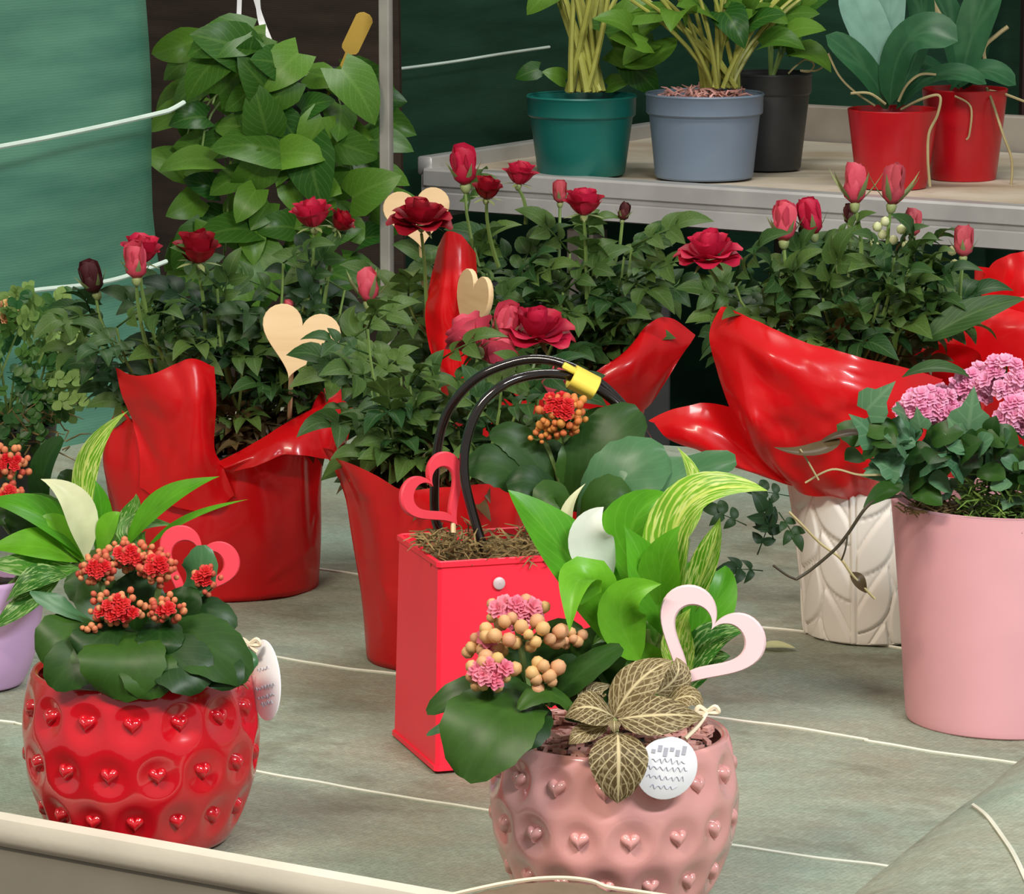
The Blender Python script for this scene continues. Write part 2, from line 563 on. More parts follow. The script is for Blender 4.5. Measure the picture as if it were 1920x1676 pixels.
def solo(name, mb, mat, label, cat, group=None, origin=None, angle=40):
    c = Vector(origin) if origin is not None else sum(mb.v, Vector()) / len(mb.v)
    o = link(name, mb.mesh(name, mat, angle, c))
    o.location = c
    WL[o.name] = c
    return tag(o, label, cat, group)


def inst(name, me, parent, wpos, rot=None, scale=1.0):
    """a copy sharing mesh data, at a world position, under a parent that is not rotated"""
    o = link(name, me, parent)
    o.location = Vector(wpos) - WL[parent.name]
    if rot is not None:
        o.rotation_euler = rot.to_euler() if isinstance(rot, Matrix) else rot
    o.scale = (scale, scale, scale) if isinstance(scale, (int, float)) else scale
    return o


def structure(name, mb, mat, angle=40):
    o = solo(name, mb, mat, None, None, angle=angle)
    o['kind'] = 'structure'
    return o


def basis(d, n):
    """rotation whose Y axis follows d and whose Z axis leans to n"""
    d = Vector(d).normalized()
    n = Vector(n)
    s = d.cross(n)
    if s.length < 1e-4:
        s = d.cross(Vector((1, 0.2, 0)))
    s.normalize()
    n2 = s.cross(d)
    return Matrix((s, d, n2)).transposed()


# ------------------------------------------------------------------ leaf shapes
def prof(kind, u):
    if kind == 'ovate':
        return max(0.0, math.sin(PI * u ** 0.72)) ** 0.9
    if kind == 'lance':
        return max(0.0, math.sin(PI * u ** 0.85)) ** 1.15
    if kind == 'heart':
        return (0.62 + 0.38 * min(1, u / 0.22)) * max(0.0, 1 - u ** 2.1) ** 0.85
    if kind == 'paddle':
        return 0.1 + 0.9 * max(0.0, math.sin(PI * min(1, u ** 1.25 * 0.97))) ** 0.62 if u < 0.995 else 0.22
    if kind == 'round':
        return max(0.0, math.sin(PI * u ** 0.95)) ** 0.6
    if kind == 'strap':
        return max(0.0, 1 - abs(2 * u - 1) ** 3.2) ** 0.55 * (0.7 + 0.3 * u)
    return 1


def leaf_mb(pts, width, kind='ovate', nrm=(0, -0.6, 0.8), fold=0.25, curl=0.0, wave=0.0, scallop=0.0, nu=12, nv=6, mb=None, ph=0.0):
    b, m, t = [Vector(p) for p in pts]
    c = m * 2 - (b + t) * 0.5
    mb = mb or MB()
    rows, uvs = [], []
    nrm = Vector(nrm).normalized()
    for i in range(nu + 1):
        u = i / nu
        P = b * (1 - u) ** 2 + c * 2 * u * (1 - u) + t * u * u
        T = ((c - b) * (1 - u) + (t - c) * u).normalized()
        S = T.cross(nrm)
        if S.length < 1e-3:
            S = Vector((1, 0, 0))
        S.normalize()
        n2 = S.cross(T)
        hw = width * 0.5 * prof(kind, u)
        if scallop:
            hw *= 1 + scallop * math.sin(u * 34)
        row = []
        for j in range(nv + 1):
            v = 2 * j / nv - 1
            p = P + S * (v * hw) + n2 * (fold * abs(v) * hw - curl * v * v * hw + wave * width * math.sin(u * 9 + ph + v * 1.5) * abs(v))
            if kind == 'heart':
                p -= T * (abs(v) * (1 - u) ** 5 * width * 0.22)
            row.append(p)
            uvs.append((u, j / nv))
        rows.append(row)
    return mb.grid(rows, uvs=uvs)


def pts3(Y0, tr):
    return [at(x, y, Y0 + d) for x, y, d in tr]


def hleaf(root, Y0, tr, wpx, mat, kind='ovate', nrm=(0, -0.75, 0.65), name='leaf', **kw):
    p = pts3(Y0, tr)
    return part(name, leaf_mb(p, wpx / scl(p[1]), kind, nrm, **kw), mat, root, angle=0)


def stem(root, pts, r0, r1, mat, name='stem', n=5, steps=7):
    b, m, t = [Vector(p) for p in pts]
    c = m * 2 - (b + t) * 0.5
    P = [b * (1 - u) ** 2 + c * 2 * u * (1 - u) + t * u * u for u in [i / steps for i in range(steps + 1)]]
    part(name, MB().tube(P, [r0 + (r1 - r0) * i / steps for i in range(steps + 1)], n), mat, root)
    return P


def spline(pts, n=8):
    """Catmull-Rom through the points"""
    pts = [Vector(p) for p in pts]
    q = [pts[0]] + pts + [pts[-1]]
    out = []
    for i in range(1, len(q) - 2):
        p0, p1, p2, p3 = q[i - 1:i + 3]
        for k in range(n):
            t = k / n
            out.append(0.5 * ((2 * p1) + (p2 - p0) * t + (2 * p0 - 5 * p1 + 4 * p2 - p3) * t * t + (3 * p1 - p0 - 3 * p2 + p3) * t ** 3))
    out.append(pts[-1])
    return out


# ------------------------------------------------------------------ shared small meshes
rng = random.Random(7)


def compound(mat, seed, broad=1.0):
    """a rose leaf: five toothed leaflets on one stalk, stalk along +Y, unit length"""
    r = random.Random(seed)
    mb = MB()
    mb.tube([(0, 0, 0), (0, 0.35, 0.02), (0, 0.62, 0.0)], [0.016, 0.014, 0.01], 4)
    for y, sx, L in ((0.6, 0, 0.46), (0.52, 1, 0.38), (0.5, -1, 0.38), (0.27, 1, 0.3), (0.25, -1, 0.3)):
        d = Vector((sx * 0.9, 0.55 if sx else 1, r.uniform(-0.25, 0.15))).normalized()
        b = Vector((0, y, 0))
        leaf_mb([b, b + d * L * 0.5 + Vector((0, 0, 0.03)), b + d * L - Vector((0, 0, L * r.uniform(0.1, 0.35)))], L * r.uniform(0.55, 0.7) * broad, 'ovate', (r.uniform(-0.25, 0.25), 0, 1), fold=0.3, nu=6, nv=2, mb=mb, scallop=0.04)
    return mb.mesh('leaf', mat, 0)


ROSE_LEAVES = [compound(M['rose_leaf'], k) for k in range(4)]
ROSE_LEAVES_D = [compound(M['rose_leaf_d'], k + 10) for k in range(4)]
DRY_LEAVES = [compound(M['dry_leaf'], k + 20, 0.7) for k in range(3)]


def simple_leaf(mat, kind, width, bend, seed=0, **kw):
    return leaf_mb([(0, 0, 0), (0, 0.5, bend), (0, 1, -bend)], width, kind, (0, 0, 1), nu=8, nv=4, **kw).mesh('leaf', mat, 0)


POTHOS = [simple_leaf(M['pothos'], 'heart', 0.86, b, fold=f, curl=c) for b, f, c in ((0.08, 0.2, 0.1), (0.14, 0.3, 0.0), (0.05, 0.12, 0.25))]


def petal_mesh(name, mat, R, top, lip):
    mb = MB()
    rows = []
    nu, nv = 6, 6
    for i in range(nu + 1):
        u = i / nu
        hw = (0.35 + 0.65 * math.sin(PI * 0.5 * min(1, u * 1.5))) * (1 if u < 0.6 else math.sqrt(max(0.05, 1 - ((u - 0.6) / 0.42) ** 2)))
        row = []
        for j in range(nv + 1):
            v = 2 * j / nv - 1
            a = v * hw * 0.62 / R
            out = 0.1 * math.sin(PI * u) + lip * max(0, u - 0.6) ** 2 * 5
            row.append(Vector((R * math.sin(a), -(R * math.cos(a) - R) * -1 * -1 - out if False else (R - R * math.cos(a)) - out, u * top)))
        rows.append(row)
    mb.grid(rows)
    return mb.mesh(name, mat, 0)


def rose_set(mat):
    return dict(inner=petal_mesh('petal', mat, 0.34, 1.0, -0.05), mid=petal_mesh('petal', mat, 0.55, 1.0, 0.16), outer=petal_mesh('petal', mat, 0.9, 1.0, 0.3),
                core=MB().lathe([(0.12, 0.0), (0.3, 0.2), (0.32, 0.5), (0.22, 0.8), (0.05, 0.92)], (0, 0, 0), 12).mesh('bloom', mat, 0),
                bud=MB().lathe([(0.14, 0.0), (0.34, 0.18), (0.38, 0.42), (0.3, 0.72), (0.17, 0.95), (0.05, 1.1)], (0, 0, 0), 12, fn=lambda a, z: 0.025 * math.sin(3 * a + 5 * z)).mesh('bud', mat, 0))


ROSES = {k: rose_set(M[k]) for k in ('rose', 'rose_d', 'rose_p', 'rose_m', 'bud_p')}


def calyx_mesh(droop, ln=1.0):
    mb = MB()
    mb.lathe([(0.05, -0.32), (0.14, -0.22), (0.18, -0.05), (0.12, 0.03)], (0, 0, 0), 8, True, True)
    for k in range(5):
        a = 2 * PI * k / 5 + 0.3
        d = Vector((math.cos(a), math.sin(a), 0))
        leaf_mb([d * 0.1, d * 0.5 * ln + Vector((0, 0, droop * 0.4)), d * 0.85 * ln + Vector((0, 0, droop))], 0.2, 'lance', (0, 0, 1), nu=5, nv=2, mb=mb)
    return mb.mesh('calyx', M['sepal'], 0)


CALYX_OPEN = calyx_mesh(-0.1)
CALYX_DOWN = calyx_mesh(-0.35)
CALYX_UP = calyx_mesh(0.75, 0.75)


def bloom(root, P, size, kind, matk, tilt=(0, 0), seed=0, parts=True):
    """P: where the flower sits on its stem; size: width in metres. bloom > petal, calyx"""
    r = random.Random(seed)
    S = ROSES[matk]
    rot = Matrix.Rotation(tilt[0], 3, 'X') @ Matrix.Rotation(tilt[1], 3, 'Y') @ Matrix.Rotation(r.uniform(0, 6.28), 3, 'Z')
    if kind == 'bud':
        sc_ = size / 0.76
        o = inst('bud', S['bud'], root, P, rot, sc_)
        rings = [(4, 'inner', 0.08, 7, 1.08, 0.3)]
        cal = CALYX_UP
    elif kind == 'longbud':
        sc_ = size / 0.76
        o = inst('bud', S['bud'], root, P, rot, (sc_, sc_, sc_ * 1.1))
        rings = [(3, 'inner', 0.1, 6, 1.05, 0.3)]
        cal = calyx_long
    elif kind == 'cup':
        sc_ = size / 1.35
        o = inst('bloom', S['core'], root, P, rot, sc_)
        rings = [(4, 'inner', 0.1, 10, 0.95, 0.4), (5, 'mid', 0.16, 20, 0.95, 0.3), (6, 'outer', 0.2, 33, 0.86, 0.12)]
        cal = CALYX_OPEN
    else:
        sc_ = size / 2.0
        o = inst('bloom', S['core'], root, P, rot, sc_)
        rings = [(4, 'inner', 0.1, 16, 0.85, 0.3), (5, 'mid', 0.18, 36, 0.9, 0.2), (6, 'outer', 0.2, 58, 0.95, 0.1), (7, 'outer', 0.2, 78, 0.98, 0.0)]
        cal = CALYX_DOWN
    for n, ms, r0, tl, s, z0 in rings:
        off = r.uniform(0, 6)
        for k in range(n):
            a = off + 2 * PI * k / n + r.uniform(-0.15, 0.15)
            p = link('petal', S[ms], o)
            p.location = (r0 * math.sin(a), -r0 * math.cos(a), z0 * 0.35)
            p.rotation_euler = (Matrix.Rotation(a, 3, 'Z') @ Matrix.Rotation(math.radians(tl + r.uniform(-6, 6)), 3, 'X')).to_euler()
            q = s * r.uniform(0.9, 1.08)
            p.scale = (q, q, q)
    c = link('calyx', cal, o)
    return o


calyx_long = calyx_mesh(1.0, 1.15)


def rose_plant(root, Y0, cx, soil_y, blooms, fill, seed, leaves, lsize=0.036, spread=0.05, dry=0, dcx=None):
    r = random.Random(seed)
    sz = lambda: r.uniform(0.75, 1.35) * lsize * 1.12
    Yc = Y0

    def leaves_on(P, lo, n, ax):
        for q in range(n):
            u = lo + (1 - lo) * (q + r.random() * 0.8) / n
            i = min(len(P) - 1, int(u * (len(P) - 1)))
            p = P[i]
            rad = Vector((p.x - ax.x, p.y - ax.y, 0))
            ang = r.uniform(0, 6.28)
            d = Vector((math.cos(ang), math.sin(ang) * 0.9 - 0.25, r.uniform(-0.2, 0.65))) + rad.normalized() * 0.5
            nn = Vector((r.uniform(-0.5, 0.5), -0.55 + r.uniform(-0.4, 0.4), 0.8))
            inst('leaf', r.choice(leaves), root, p, basis(d, nn), sz())
    axis = at(cx, soil_y, Yc)
    for k, b in enumerate(blooms):
        x, y, dY, kind, px, mk = b[:6]
        tl = b[6] if len(b) > 6 else (r.uniform(-0.2, 0.35), r.uniform(-0.25, 0.25))
        P = at(x, y, Yc + dY)
        size = px / scl(P)
        o = bloom(root, P, size, kind, mk, tl, seed * 31 + k)
        base = at(cx + r.uniform(-50, 50), soil_y, Yc + r.uniform(-0.015, 0.015))
        midp = base.lerp(P, 0.55) + Vector(((P.x - base.x) * 0.2, (P.y - base.y) * 0.15, 0.0))
        if len(b) > 7:
            base = at(b[7][0], b[7][1], Yc + dY * 0.6)
            midp = base.lerp(P, 0.5) + Vector((r.uniform(-0.003, 0.003), 0, 0))
        S = stem(root, [base, midp, P - Vector((0, 0, size * 0.18))], 0.0017, 0.0012, M['stem'])
        leaves_on(S, 0.35, 3, axis) if len(b) <= 7 else None
    for (x, y, rx, ry, n) in fill:
        for k in range(max(1, int(n / 6.5))):
            a, q = r.uniform(0, 6.28), math.sqrt(r.random())
            P = at(x + rx * q * math.cos(a), y + ry * q * math.sin(a), Yc + r.uniform(-spread, spread))
            base = at(cx + r.uniform(-60, 60), soil_y, Yc + r.uniform(-0.02, 0.02))
            midp = base.lerp(P, 0.5) + Vector(((P.x - base.x) * 0.22, (P.y - base.y) * 0.2, 0))
            S = stem(root, [base, midp, P], 0.0016, 0.0009, M['stem'])
            leaves_on(S, 0.4, 4, axis)
            inst('leaf', r.choice(leaves), root, P, basis(Vector((r.uniform(-1, 1), r.uniform(-0.9, 0.3), 0.5)), (0, -0.6, 0.8)), sz())
    for k in range(dry):
        P = at((dcx or cx) + r.uniform(-95, 95), soil_y + r.uniform(-75, 0), Yc + r.uniform(-0.04, 0.035))
        d = Vector((r.uniform(-1, 1), r.uniform(-1, 0.3), r.uniform(-0.3, 0.5)))
        inst('dry_leaf', r.choice(DRY_LEAVES), root, P, basis(d, (0, -0.5, 0.8)), sz() * 0.9)


# ------------------------------------------------------------------ kalanchoe flower heads
BUD = {}
FLO = {}


def budmesh(k):
    if k not in BUD:
        BUD[k] = MB().ball((0, 0, 0), 1.0, 6, 8, (0.92, 0.92, 1.1)).mesh('bud', M[k], 0)
    return BUD[k]


def flomesh(k):
    if k not in FLO:
        mb = MB()
        for ring, (n, L, zt) in enumerate(((6, 1.0, 0.25), (5, 0.75, 0.6), (4, 0.45, 0.8))):
            for q in range(n):
                a = 2 * PI * (q + ring * 0.4) / n
                d = Vector((math.cos(a), math.sin(a), 0))
                leaf_mb([(0, 0, 0.05), d * L * 0.55 + Vector((0, 0, zt * 0.7)), d * L + Vector((0, 0, zt))], 0.75 * L, 'round', (0, 0, 1), nu=4, nv=2, mb=mb)
        FLO[k] = mb.mesh('floret', M[k], 0)
    return FLO[k]


def cluster(root, Y0, x, y, rx, ry, nb, nf, budk, flok, bpx, fpx, seed, stem_to=None, fy=-0.2, upper=False):
    """flower_cluster (its branching stalks) > bud, floret"""
    r = random.Random(seed)
    C = at(x, y, Y0)
    s = scl(C)
    foot = at(*(stem_to or (x, y + ry * 1.6)), Y0 + 0.01)
    items = []
    tot = nb + nf
    for k in range(tot):
        # points spread evenly over the camera-side and upper half of a dome
        g = k * 2.39996
        q = math.sqrt((k + 0.5) / tot)
        u, v = q * math.cos(g), q * math.sin(g)
        dep = math.sqrt(max(0, 1 - q * q))
        P = C + Vector((u * rx / s, -dep * 0.7 * rx / s, -v * ry / s + dep * 0.25 * ry / s))
        P += Vector((r.uniform(-1, 1), r.uniform(-1, 1), r.uniform(-1, 1))) * (0.16 * ry / s)
        items.append((q, P, v))
    items.sort(key=lambda t: t[0] + (t[2] * 0.5 if upper else 0) + r.uniform(-0.12, 0.12))
    mb = MB()
    hub = C + Vector((0, 0.012, -ry * 0.8 / s))
    mb.tube([foot, foot.lerp(hub, 0.5), hub], 0.0018, 5)
    for k in range(0, tot, 2):
        mb.tube([hub, hub.lerp(items[k][1], 0.6) + Vector((0, 0.003, -0.002)), items[k][1]], 0.0008, 4)
    cl = part('flower_cluster', mb, M['stem'], root)
    for k, (q, P, v) in enumerate(items):
        out = (P - hub).normalized()
        rot = basis(Vector((out.y, -out.x, 0.1)), out + Vector((0, fy, 0.3)))
        if k < nf:
            inst('floret', flomesh(flok), cl, P, rot, fpx / s * r.uniform(0.85, 1.15) * 0.5)
        else:
            inst('bud', budmesh(budk), cl, P, rot, bpx / s * r.uniform(0.75, 1.15) * 0.5)
    return cl


# ------------------------------------------------------------------ structure: floor, walls of netting, pole
Z3 = Vector((0, 0, 1))
fl = MB()
fl.grid([[Vector((x, y, noise.noise(Vector((x * 2, y * 2, 0))) * 0.015)) for x in [-4 + i * 0.5 for i in range(19)]] for y in [-2 + j * 0.5 for j in range(22)]])
structure('floor', fl, M['floor'])


def sheet(name, p0, d, L, z0, z1, nrm, amp, mat, seed, folds=(), nx=60, nz=60, th=0.004):
    """a hanging sheet of netting from p0 along d, with soft wrinkles"""
    rows = []
    for j in range(nz + 1):
        z = z0 + (z1 - z0) * j / nz
        row = []
        for i in range(nx + 1):
            t = L * i / nx
            h = noise.noise(Vector((t * 1.7 + seed, z * 1.3, seed))) * amp + noise.noise(Vector((t * 5 - z * 3, z * 4, seed + 3))) * amp * 0.3
            for ft, fw, fa in folds:
                h += fa * math.exp(-((t - ft) / fw) ** 2)
            row.append(Vector((p0.x, p0.y, 0)) + d * t + nrm * h + Z3 * z)
        rows.append(row)
    mb = MB().grid(rows)
    back = MB().grid([[p - nrm * th for p in r] for r in rows])
    mb.add(back.v, [f[::-1] for f in back.f], back.uv)
    return structure(name, mb, mat, 0)


NB = Vector((B.y, -B.x, 0))          # normal of a B-running wall, facing the bench
W0 = Vector((-0.372, 3.54, 0))
wl = sheet('wall_left', W0 - B * 1.4, B, 1.54, 0.0, 2.3, NB, 0.07, M['net_l'], 2.0, folds=((1.535, 0.03, -0.05), (1.1, 0.12, 0.015)))


def cord(name, pts, parent, r=0.0016):
    return part(name, MB().tube(spline(pts, 6), r, 6), M['wire'], parent)


def on_wall(px, py, p0, nrm, lift):
    d = ray(px, py)
    t = ((p0 + nrm * lift) - CP).dot(nrm) / d.dot(nrm)
    return CP + d * t


cord('support_wire', [on_wall(x, y, W0, NB, 0.055) for x, y in ((-160, 305), (-60, 286), (0, 275), (90, 258), (200, 235), (300, 212), (322, 205), (345, 192))], wl, 0.0022)
cord('support_wire', [on_wall(x, y, W0, NB, 0.055) for x, y in ((-120, 590), (0, 562), (60, 545), (160, 534), (230, 520), (312, 490))], wl, 0.002)

FL = on(800, 327, SZ - 0.004)        # front corner of the shelf
S0 = FL - A * -0.0 + Vector((0, 0, 0))
Wd = FL + A * 0.055
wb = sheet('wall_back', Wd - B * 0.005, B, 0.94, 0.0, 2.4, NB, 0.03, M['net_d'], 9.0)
cord('support_wire', [on_wall(x, y, Wd, NB, 0.03) for x, y in ((728, 131), (780, 125), (860, 114), (940, 101), (1030, 88))], wb, 0.0018)
P_far = Wd + B * 0.86 + A * 0.1
L_far = 0.2
while 960 + F * (P_far - A * L_far).x / (P_far - A * L_far).y < 1846:
    L_far += 0.01
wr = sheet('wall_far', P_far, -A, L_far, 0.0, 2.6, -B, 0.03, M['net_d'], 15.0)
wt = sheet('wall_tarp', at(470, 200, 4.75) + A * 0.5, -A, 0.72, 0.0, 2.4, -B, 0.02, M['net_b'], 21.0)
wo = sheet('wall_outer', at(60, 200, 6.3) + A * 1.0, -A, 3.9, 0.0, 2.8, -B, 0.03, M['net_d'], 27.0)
pp = at(725, 400, 3.70)
pm = MB()
ax, ay = Vector((0.94, -0.34, 0)), Vector((0.34, 0.94, 0))
pm.box(Vector((pp.x, pp.y, 1.25)), Z3, ax, ay, 1.25, 0.0050, 0.006, 0.001)
structure('trim_pole', pm, M['pole'])

# ------------------------------------------------------------------ display bench with ground cloth
R0 = on(410, 1602, BZ + 0.024)       # a point of the front rail's upper edge
R0.z = 0
bench = thing('display_bench', 'long display bench with a cream front rail under the ground cloth', 'bench', (R0.x, R0.y, 0))
rm = MB()
L = 2.6
c = R0 - A * 0.2
# rolled upper lip and the face below it
lip = [(0.0, 0.024), (0.006, 0.0262), (0.012, 0.024), (0.0135, 0.018), (0.0125, 0.012), (0.010, 0.008), (0.004, 0.006), (-0.002, 0.007), (-0.004, 0.012), (-0.004, 0.018)]
rows = []
for t in (-L / 2, -0.4, 0, 0.4, L / 2):
    rows.append([c + A * t - B * (x - 0.006) + Z3 * (BZ + z) for x, z in lip])
rm.grid(rows, True)
rail = part('front_rail', rm, M['rail'], bench)
fm = MB()
fm.box(c + B * 0.001 + Z3 * (BZ - 0.046), A, B, Z3, L / 2, 0.003, 0.054, 0.001)
part('rail_face', fm, M['rail_face'], bench)
tm = MB()
tm.box(c + B * 0.68 + Z3 * (BZ - 0.03), A, B, Z3, L / 2, 0.68, 0.024)
part('bench_top', tm, M['rail_face'], bench)
for i in (-1, 1):
    for j in (0.06, 1.28):
        g = MB()
        g.box(c + A * i * (L / 2 - 0.1) + B * j + Z3 * 0.376, Z3, A, B, 0.376, 0.02, 0.02, 0.002)
        part('leg', g, M['alu'], bench)


def cz(p):
    return BZ + 0.0016 * noise.noise(Vector((p.x * 9, p.y * 9, 1))) + 0.0008 * noise.noise(Vector((p.x * 30, p.y * 30, 4)))


gc = MB()
rows = []
for j in range(71):
    row = []
    for i in range(121):
        p = c + A * (-L / 2 + L * i / 120) + B * (0.004 + 1.352 * j / 70)
        row.append(Vector((p.x, p.y, cz(p))))
    rows.append(row)
gc.grid(rows)
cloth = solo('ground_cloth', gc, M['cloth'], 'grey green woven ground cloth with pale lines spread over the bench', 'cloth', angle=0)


def sewn(pxs, name='sewn_line'):
    pts = [on(x, y, BZ) for x, y in pxs]
    P = [Vector((p.x, p.y, cz(p) + 0.0006)) for p in spline(pts, 10)]
    part(name, MB().tube(P, 0.0011, 5), M['string'], cloth)


sewn([(-260, 1330), (0, 1355), (50, 1364), (250, 1408), (490, 1450), (700, 1483), (910, 1520), (1150, 1555), (1370, 1585), (1500, 1605), (1640, 1622), (1800, 1650)])
sewn([(-200, 1135), (200, 1190), (470, 1226), (660, 1256), (1000, 1300), (1370, 1352), (1500, 1372), (1620, 1388), (1640, 1393), (1872, 1426), (2000, 1446)])
sewn([(100, 1010), (640, 1075), (1000, 1122), (1360, 1172), (1520, 1190), (1800, 1232), (2000, 1262)])
# the heaped corner of the cloth nearest the camera
hm = MB()
e0, e1 = on(1960, 1395, BZ), on(1560, 1716, BZ)
rows = []
dirn = Vector((1, 0, 0)) * 0.55 - Vector((0, 1, 0)) * 0.75
for j in range(25):
    q = j / 24
    row = []
    for i in range(31):
        p = e0.lerp(e1, i / 30 * 1.5 - 0.25)
        h = 0.030 * min(1, q * 6) ** 0.5 + 0.022 * q + 0.002 * noise.noise(Vector((i * 0.3, q * 5, 2)))
        e = p + dirn * (q * 0.40) + Vector((0.7, 0.1, 0)) * (0.006 * noise.noise(Vector((i * 0.2, 0, 7))))
        row.append(Vector((e.x, e.y, BZ - 0.001 + h)))
    rows.append(row)
hm.grid(rows)
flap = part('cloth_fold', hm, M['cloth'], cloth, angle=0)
flap['label'] = 'raised fold at the corner of the cloth'
sm = MB()
from mathutils.bvhtree import BVHTree
bv = BVHTree.FromPolygons([tuple(v) for v in hm.v], hm.f)
P = []
for x, y, zz in ((1770, 1508, .0215), (1800, 1506, .0225), (1825, 1512, .0235), (1850, 1532, .025), (1880, 1572, .0275), (1905, 1612, .03), (1940, 1690, .034)):
    hit = bv.ray_cast(CP, ray(x, y).normalized())[0]
    if hit:
        P.append(hit + Z3 * 0.0008)
part('sewn_line', sm.tube(spline(P, 8), 0.0013, 5), M['string'], cloth)
# curled brown edge of the cloth over the rail
km = MB()
rows = []
edge = [(790, 1690), (865, 1673), (905, 1664), (950, 1655), (1010, 1647), (1065, 1646), (1110, 1652), (1140, 1663), (1200, 1672), (1290, 1686), (1360, 1700)]
ep = spline([at(x, y, 1.962) for x, y in edge], 5)
for q in range(8):
    t = q / 7
    rows.append([p + Vector((0, -0.05 * t, 0.0)) - Z3 * (0.002 + 0.03 * t * t) + Z3 * 0.0008 * noise.noise(p * 300) for p in ep])
km.grid(rows)
o = part('curled_edge', km, M['kraft'], cloth, 'curled brown underside of the cloth')
part('hem', MB().tube(ep, 0.0011, 5), M['twine'], cloth)

# ------------------------------------------------------------------ shelf behind
shelf = thing('plant_shelf', 'aluminium framed plant shelf with beige deck standing behind the roses', 'shelf', (FL.x, FL.y, 0))
SL = 2.2
SD = 0.60
mid = FL - A * (SL / 2)
mid.z = SZ
fr = MB()
# front profile: flat upper lip, groove, tall lower face
fp = [(0.0, 0.004), (-0.005, 0.004), (-0.007, 0.001), (-0.007, -0.016), (-0.001, -0.018), (-0.001, -0.023), (-0.009, -0.025), (-0.0095, -0.043), (-0.004, -0.045), (0.02, -0.045), (0.02, 0.004)]
fr.grid([[mid + A * t + B * x + Z3 * z for x, z in fp] for t in (-SL / 2, 0, SL / 2)], True)
o = len(fr.v)
fr.f.append(tuple(range(len(fp)))[::-1])
fr.f.append(tuple(range(2 * len(fp), 3 * len(fp))))
part('front_rail', fr, M['alu'], shelf, angle=25)
sr = MB()
sr.box(FL + B * SD / 2 + Z3 * (SZ - FL.z + 0.006) + A * 0.004, B, A, Z3, SD / 2, 0.010, 0.011, 0.002)
sr.box(FL + B * SD / 2 + Z3 * (SZ - FL.z - 0.03) + A * 0.002, B, A, Z3, SD / 2, 0.006, 0.028, 0.002)
part('end_rail', sr, M['alu'], shelf)
dk = MB()
dk.grid([[FL - A * (0.004 + 0.06 * i) + B * (0.02 + (SD - 0.03) * j / 20) + Z3 * (SZ - FL.z - 0.001 + 0.0012 * noise.noise(Vector((i * .7, j * .5, 3)))) for i in range(37)] for j in range(21)])
dkb = MB().grid([[FL - A * (0.004 + 2.16 * i) + B * (0.02 + (SD - 0.03) * j) + Z3 * (SZ - FL.z - 0.02) for i in range(2)] for j in range(2)])
dk.add(dkb.v, [f[::-1] for f in dkb.f], dkb.uv)
part('shelf_deck', dk, M['deck'], shelf, angle=0)
bk = MB()
bk.box(mid + B * (SD + 0.008) + Z3 * 0.018, A, B, Z3, SL / 2, 0.012, 0.026, 0.002)
part('back_rail', bk, M['slab'], shelf)
for t in (0.2, 1.1, 2.0):
    for d in (0.04, SD - 0.05):
        g = MB()
        g.box(FL - A * t + B * d + Z3 * (SZ / 2 - 0.03 - FL.z), Z3, A, B, SZ / 2 - 0.03, 0.018, 0.018, 0.002)
        part('leg', g, M['alu_dark'], shelf)
# crumpled clear sheet scraps lying on the deck are flat beige patches of dried matter
# pale boards stacked beyond the shelf, and the dark upright beside them
bx = at(1985, 300, 5.75)
g0 = thing('board_stack', 'stack of pale rough boards beyond the shelf beside the dark upright', 'boards', (bx.x, bx.y, 0))
for k in range(20):
    m_ = MB()
    zc = 0.03 + k * 0.0635
    m_.box(Vector((bx.x + 0.05 + rng.uniform(-0.012, 0.012), bx.y + rng.uniform(-0.01, 0.01), zc)), Vector((0.93, -0.36, 0)), Vector((0.36, 0.93, 0)), Z3, 0.14, 0.06, 0.022 if k % 2 else 0.03, 0.003)
    part('board', m_, M['slab'], g0)
u = at(1914, 150, 5.25)
um = MB()
um.box(Vector((u.x + 0.02, u.y, 0.8)), Z3, Vector((1, 0, 0)), Vector((0, 1, 0)), 0.8, 0.020, 0.02, 0.003)
solo('timber_upright', um, M['brown'], 'dark brown timber upright at the end of the boards', 'post')

# black crate under the shelf
cb = on(1215, 640, 0.62)
cc = at(1195, 525, 4.72)
cc.x = 0.152
cr = thing('storage_crate', 'black plastic crate standing under the plant shelf', 'crate', (cc.x - 0.08, cc.y, 0.0))
for (dx, dy, hx, hy, nm) in ((0, -0.07, 0.11, 0.004, 'side_panel'), (0, 0.07, 0.11, 0.004, 'side_panel'), (-0.11, 0, 0.004, 0.074, 'end_panel'), (0.11, 0, 0.004, 0.074, 'end_panel')):
    g = MB()
    g.box(Vector((cc.x - 0.08 + dx, cc.y + dy, 0.39)), Z3, Vector((1, 0, 0)), Vector((0, 1, 0)), 0.39, hx, hy, 0.002)
    part(nm, g, M['black'], cr)
g = MB()
g.box(Vector((cc.x - 0.08, cc.y, 0.01)), Z3, Vector((1, 0, 0)), Vector((0, 1, 0)), 0.01, 0.108, 0.07)
part('base', g, M['black'], cr)


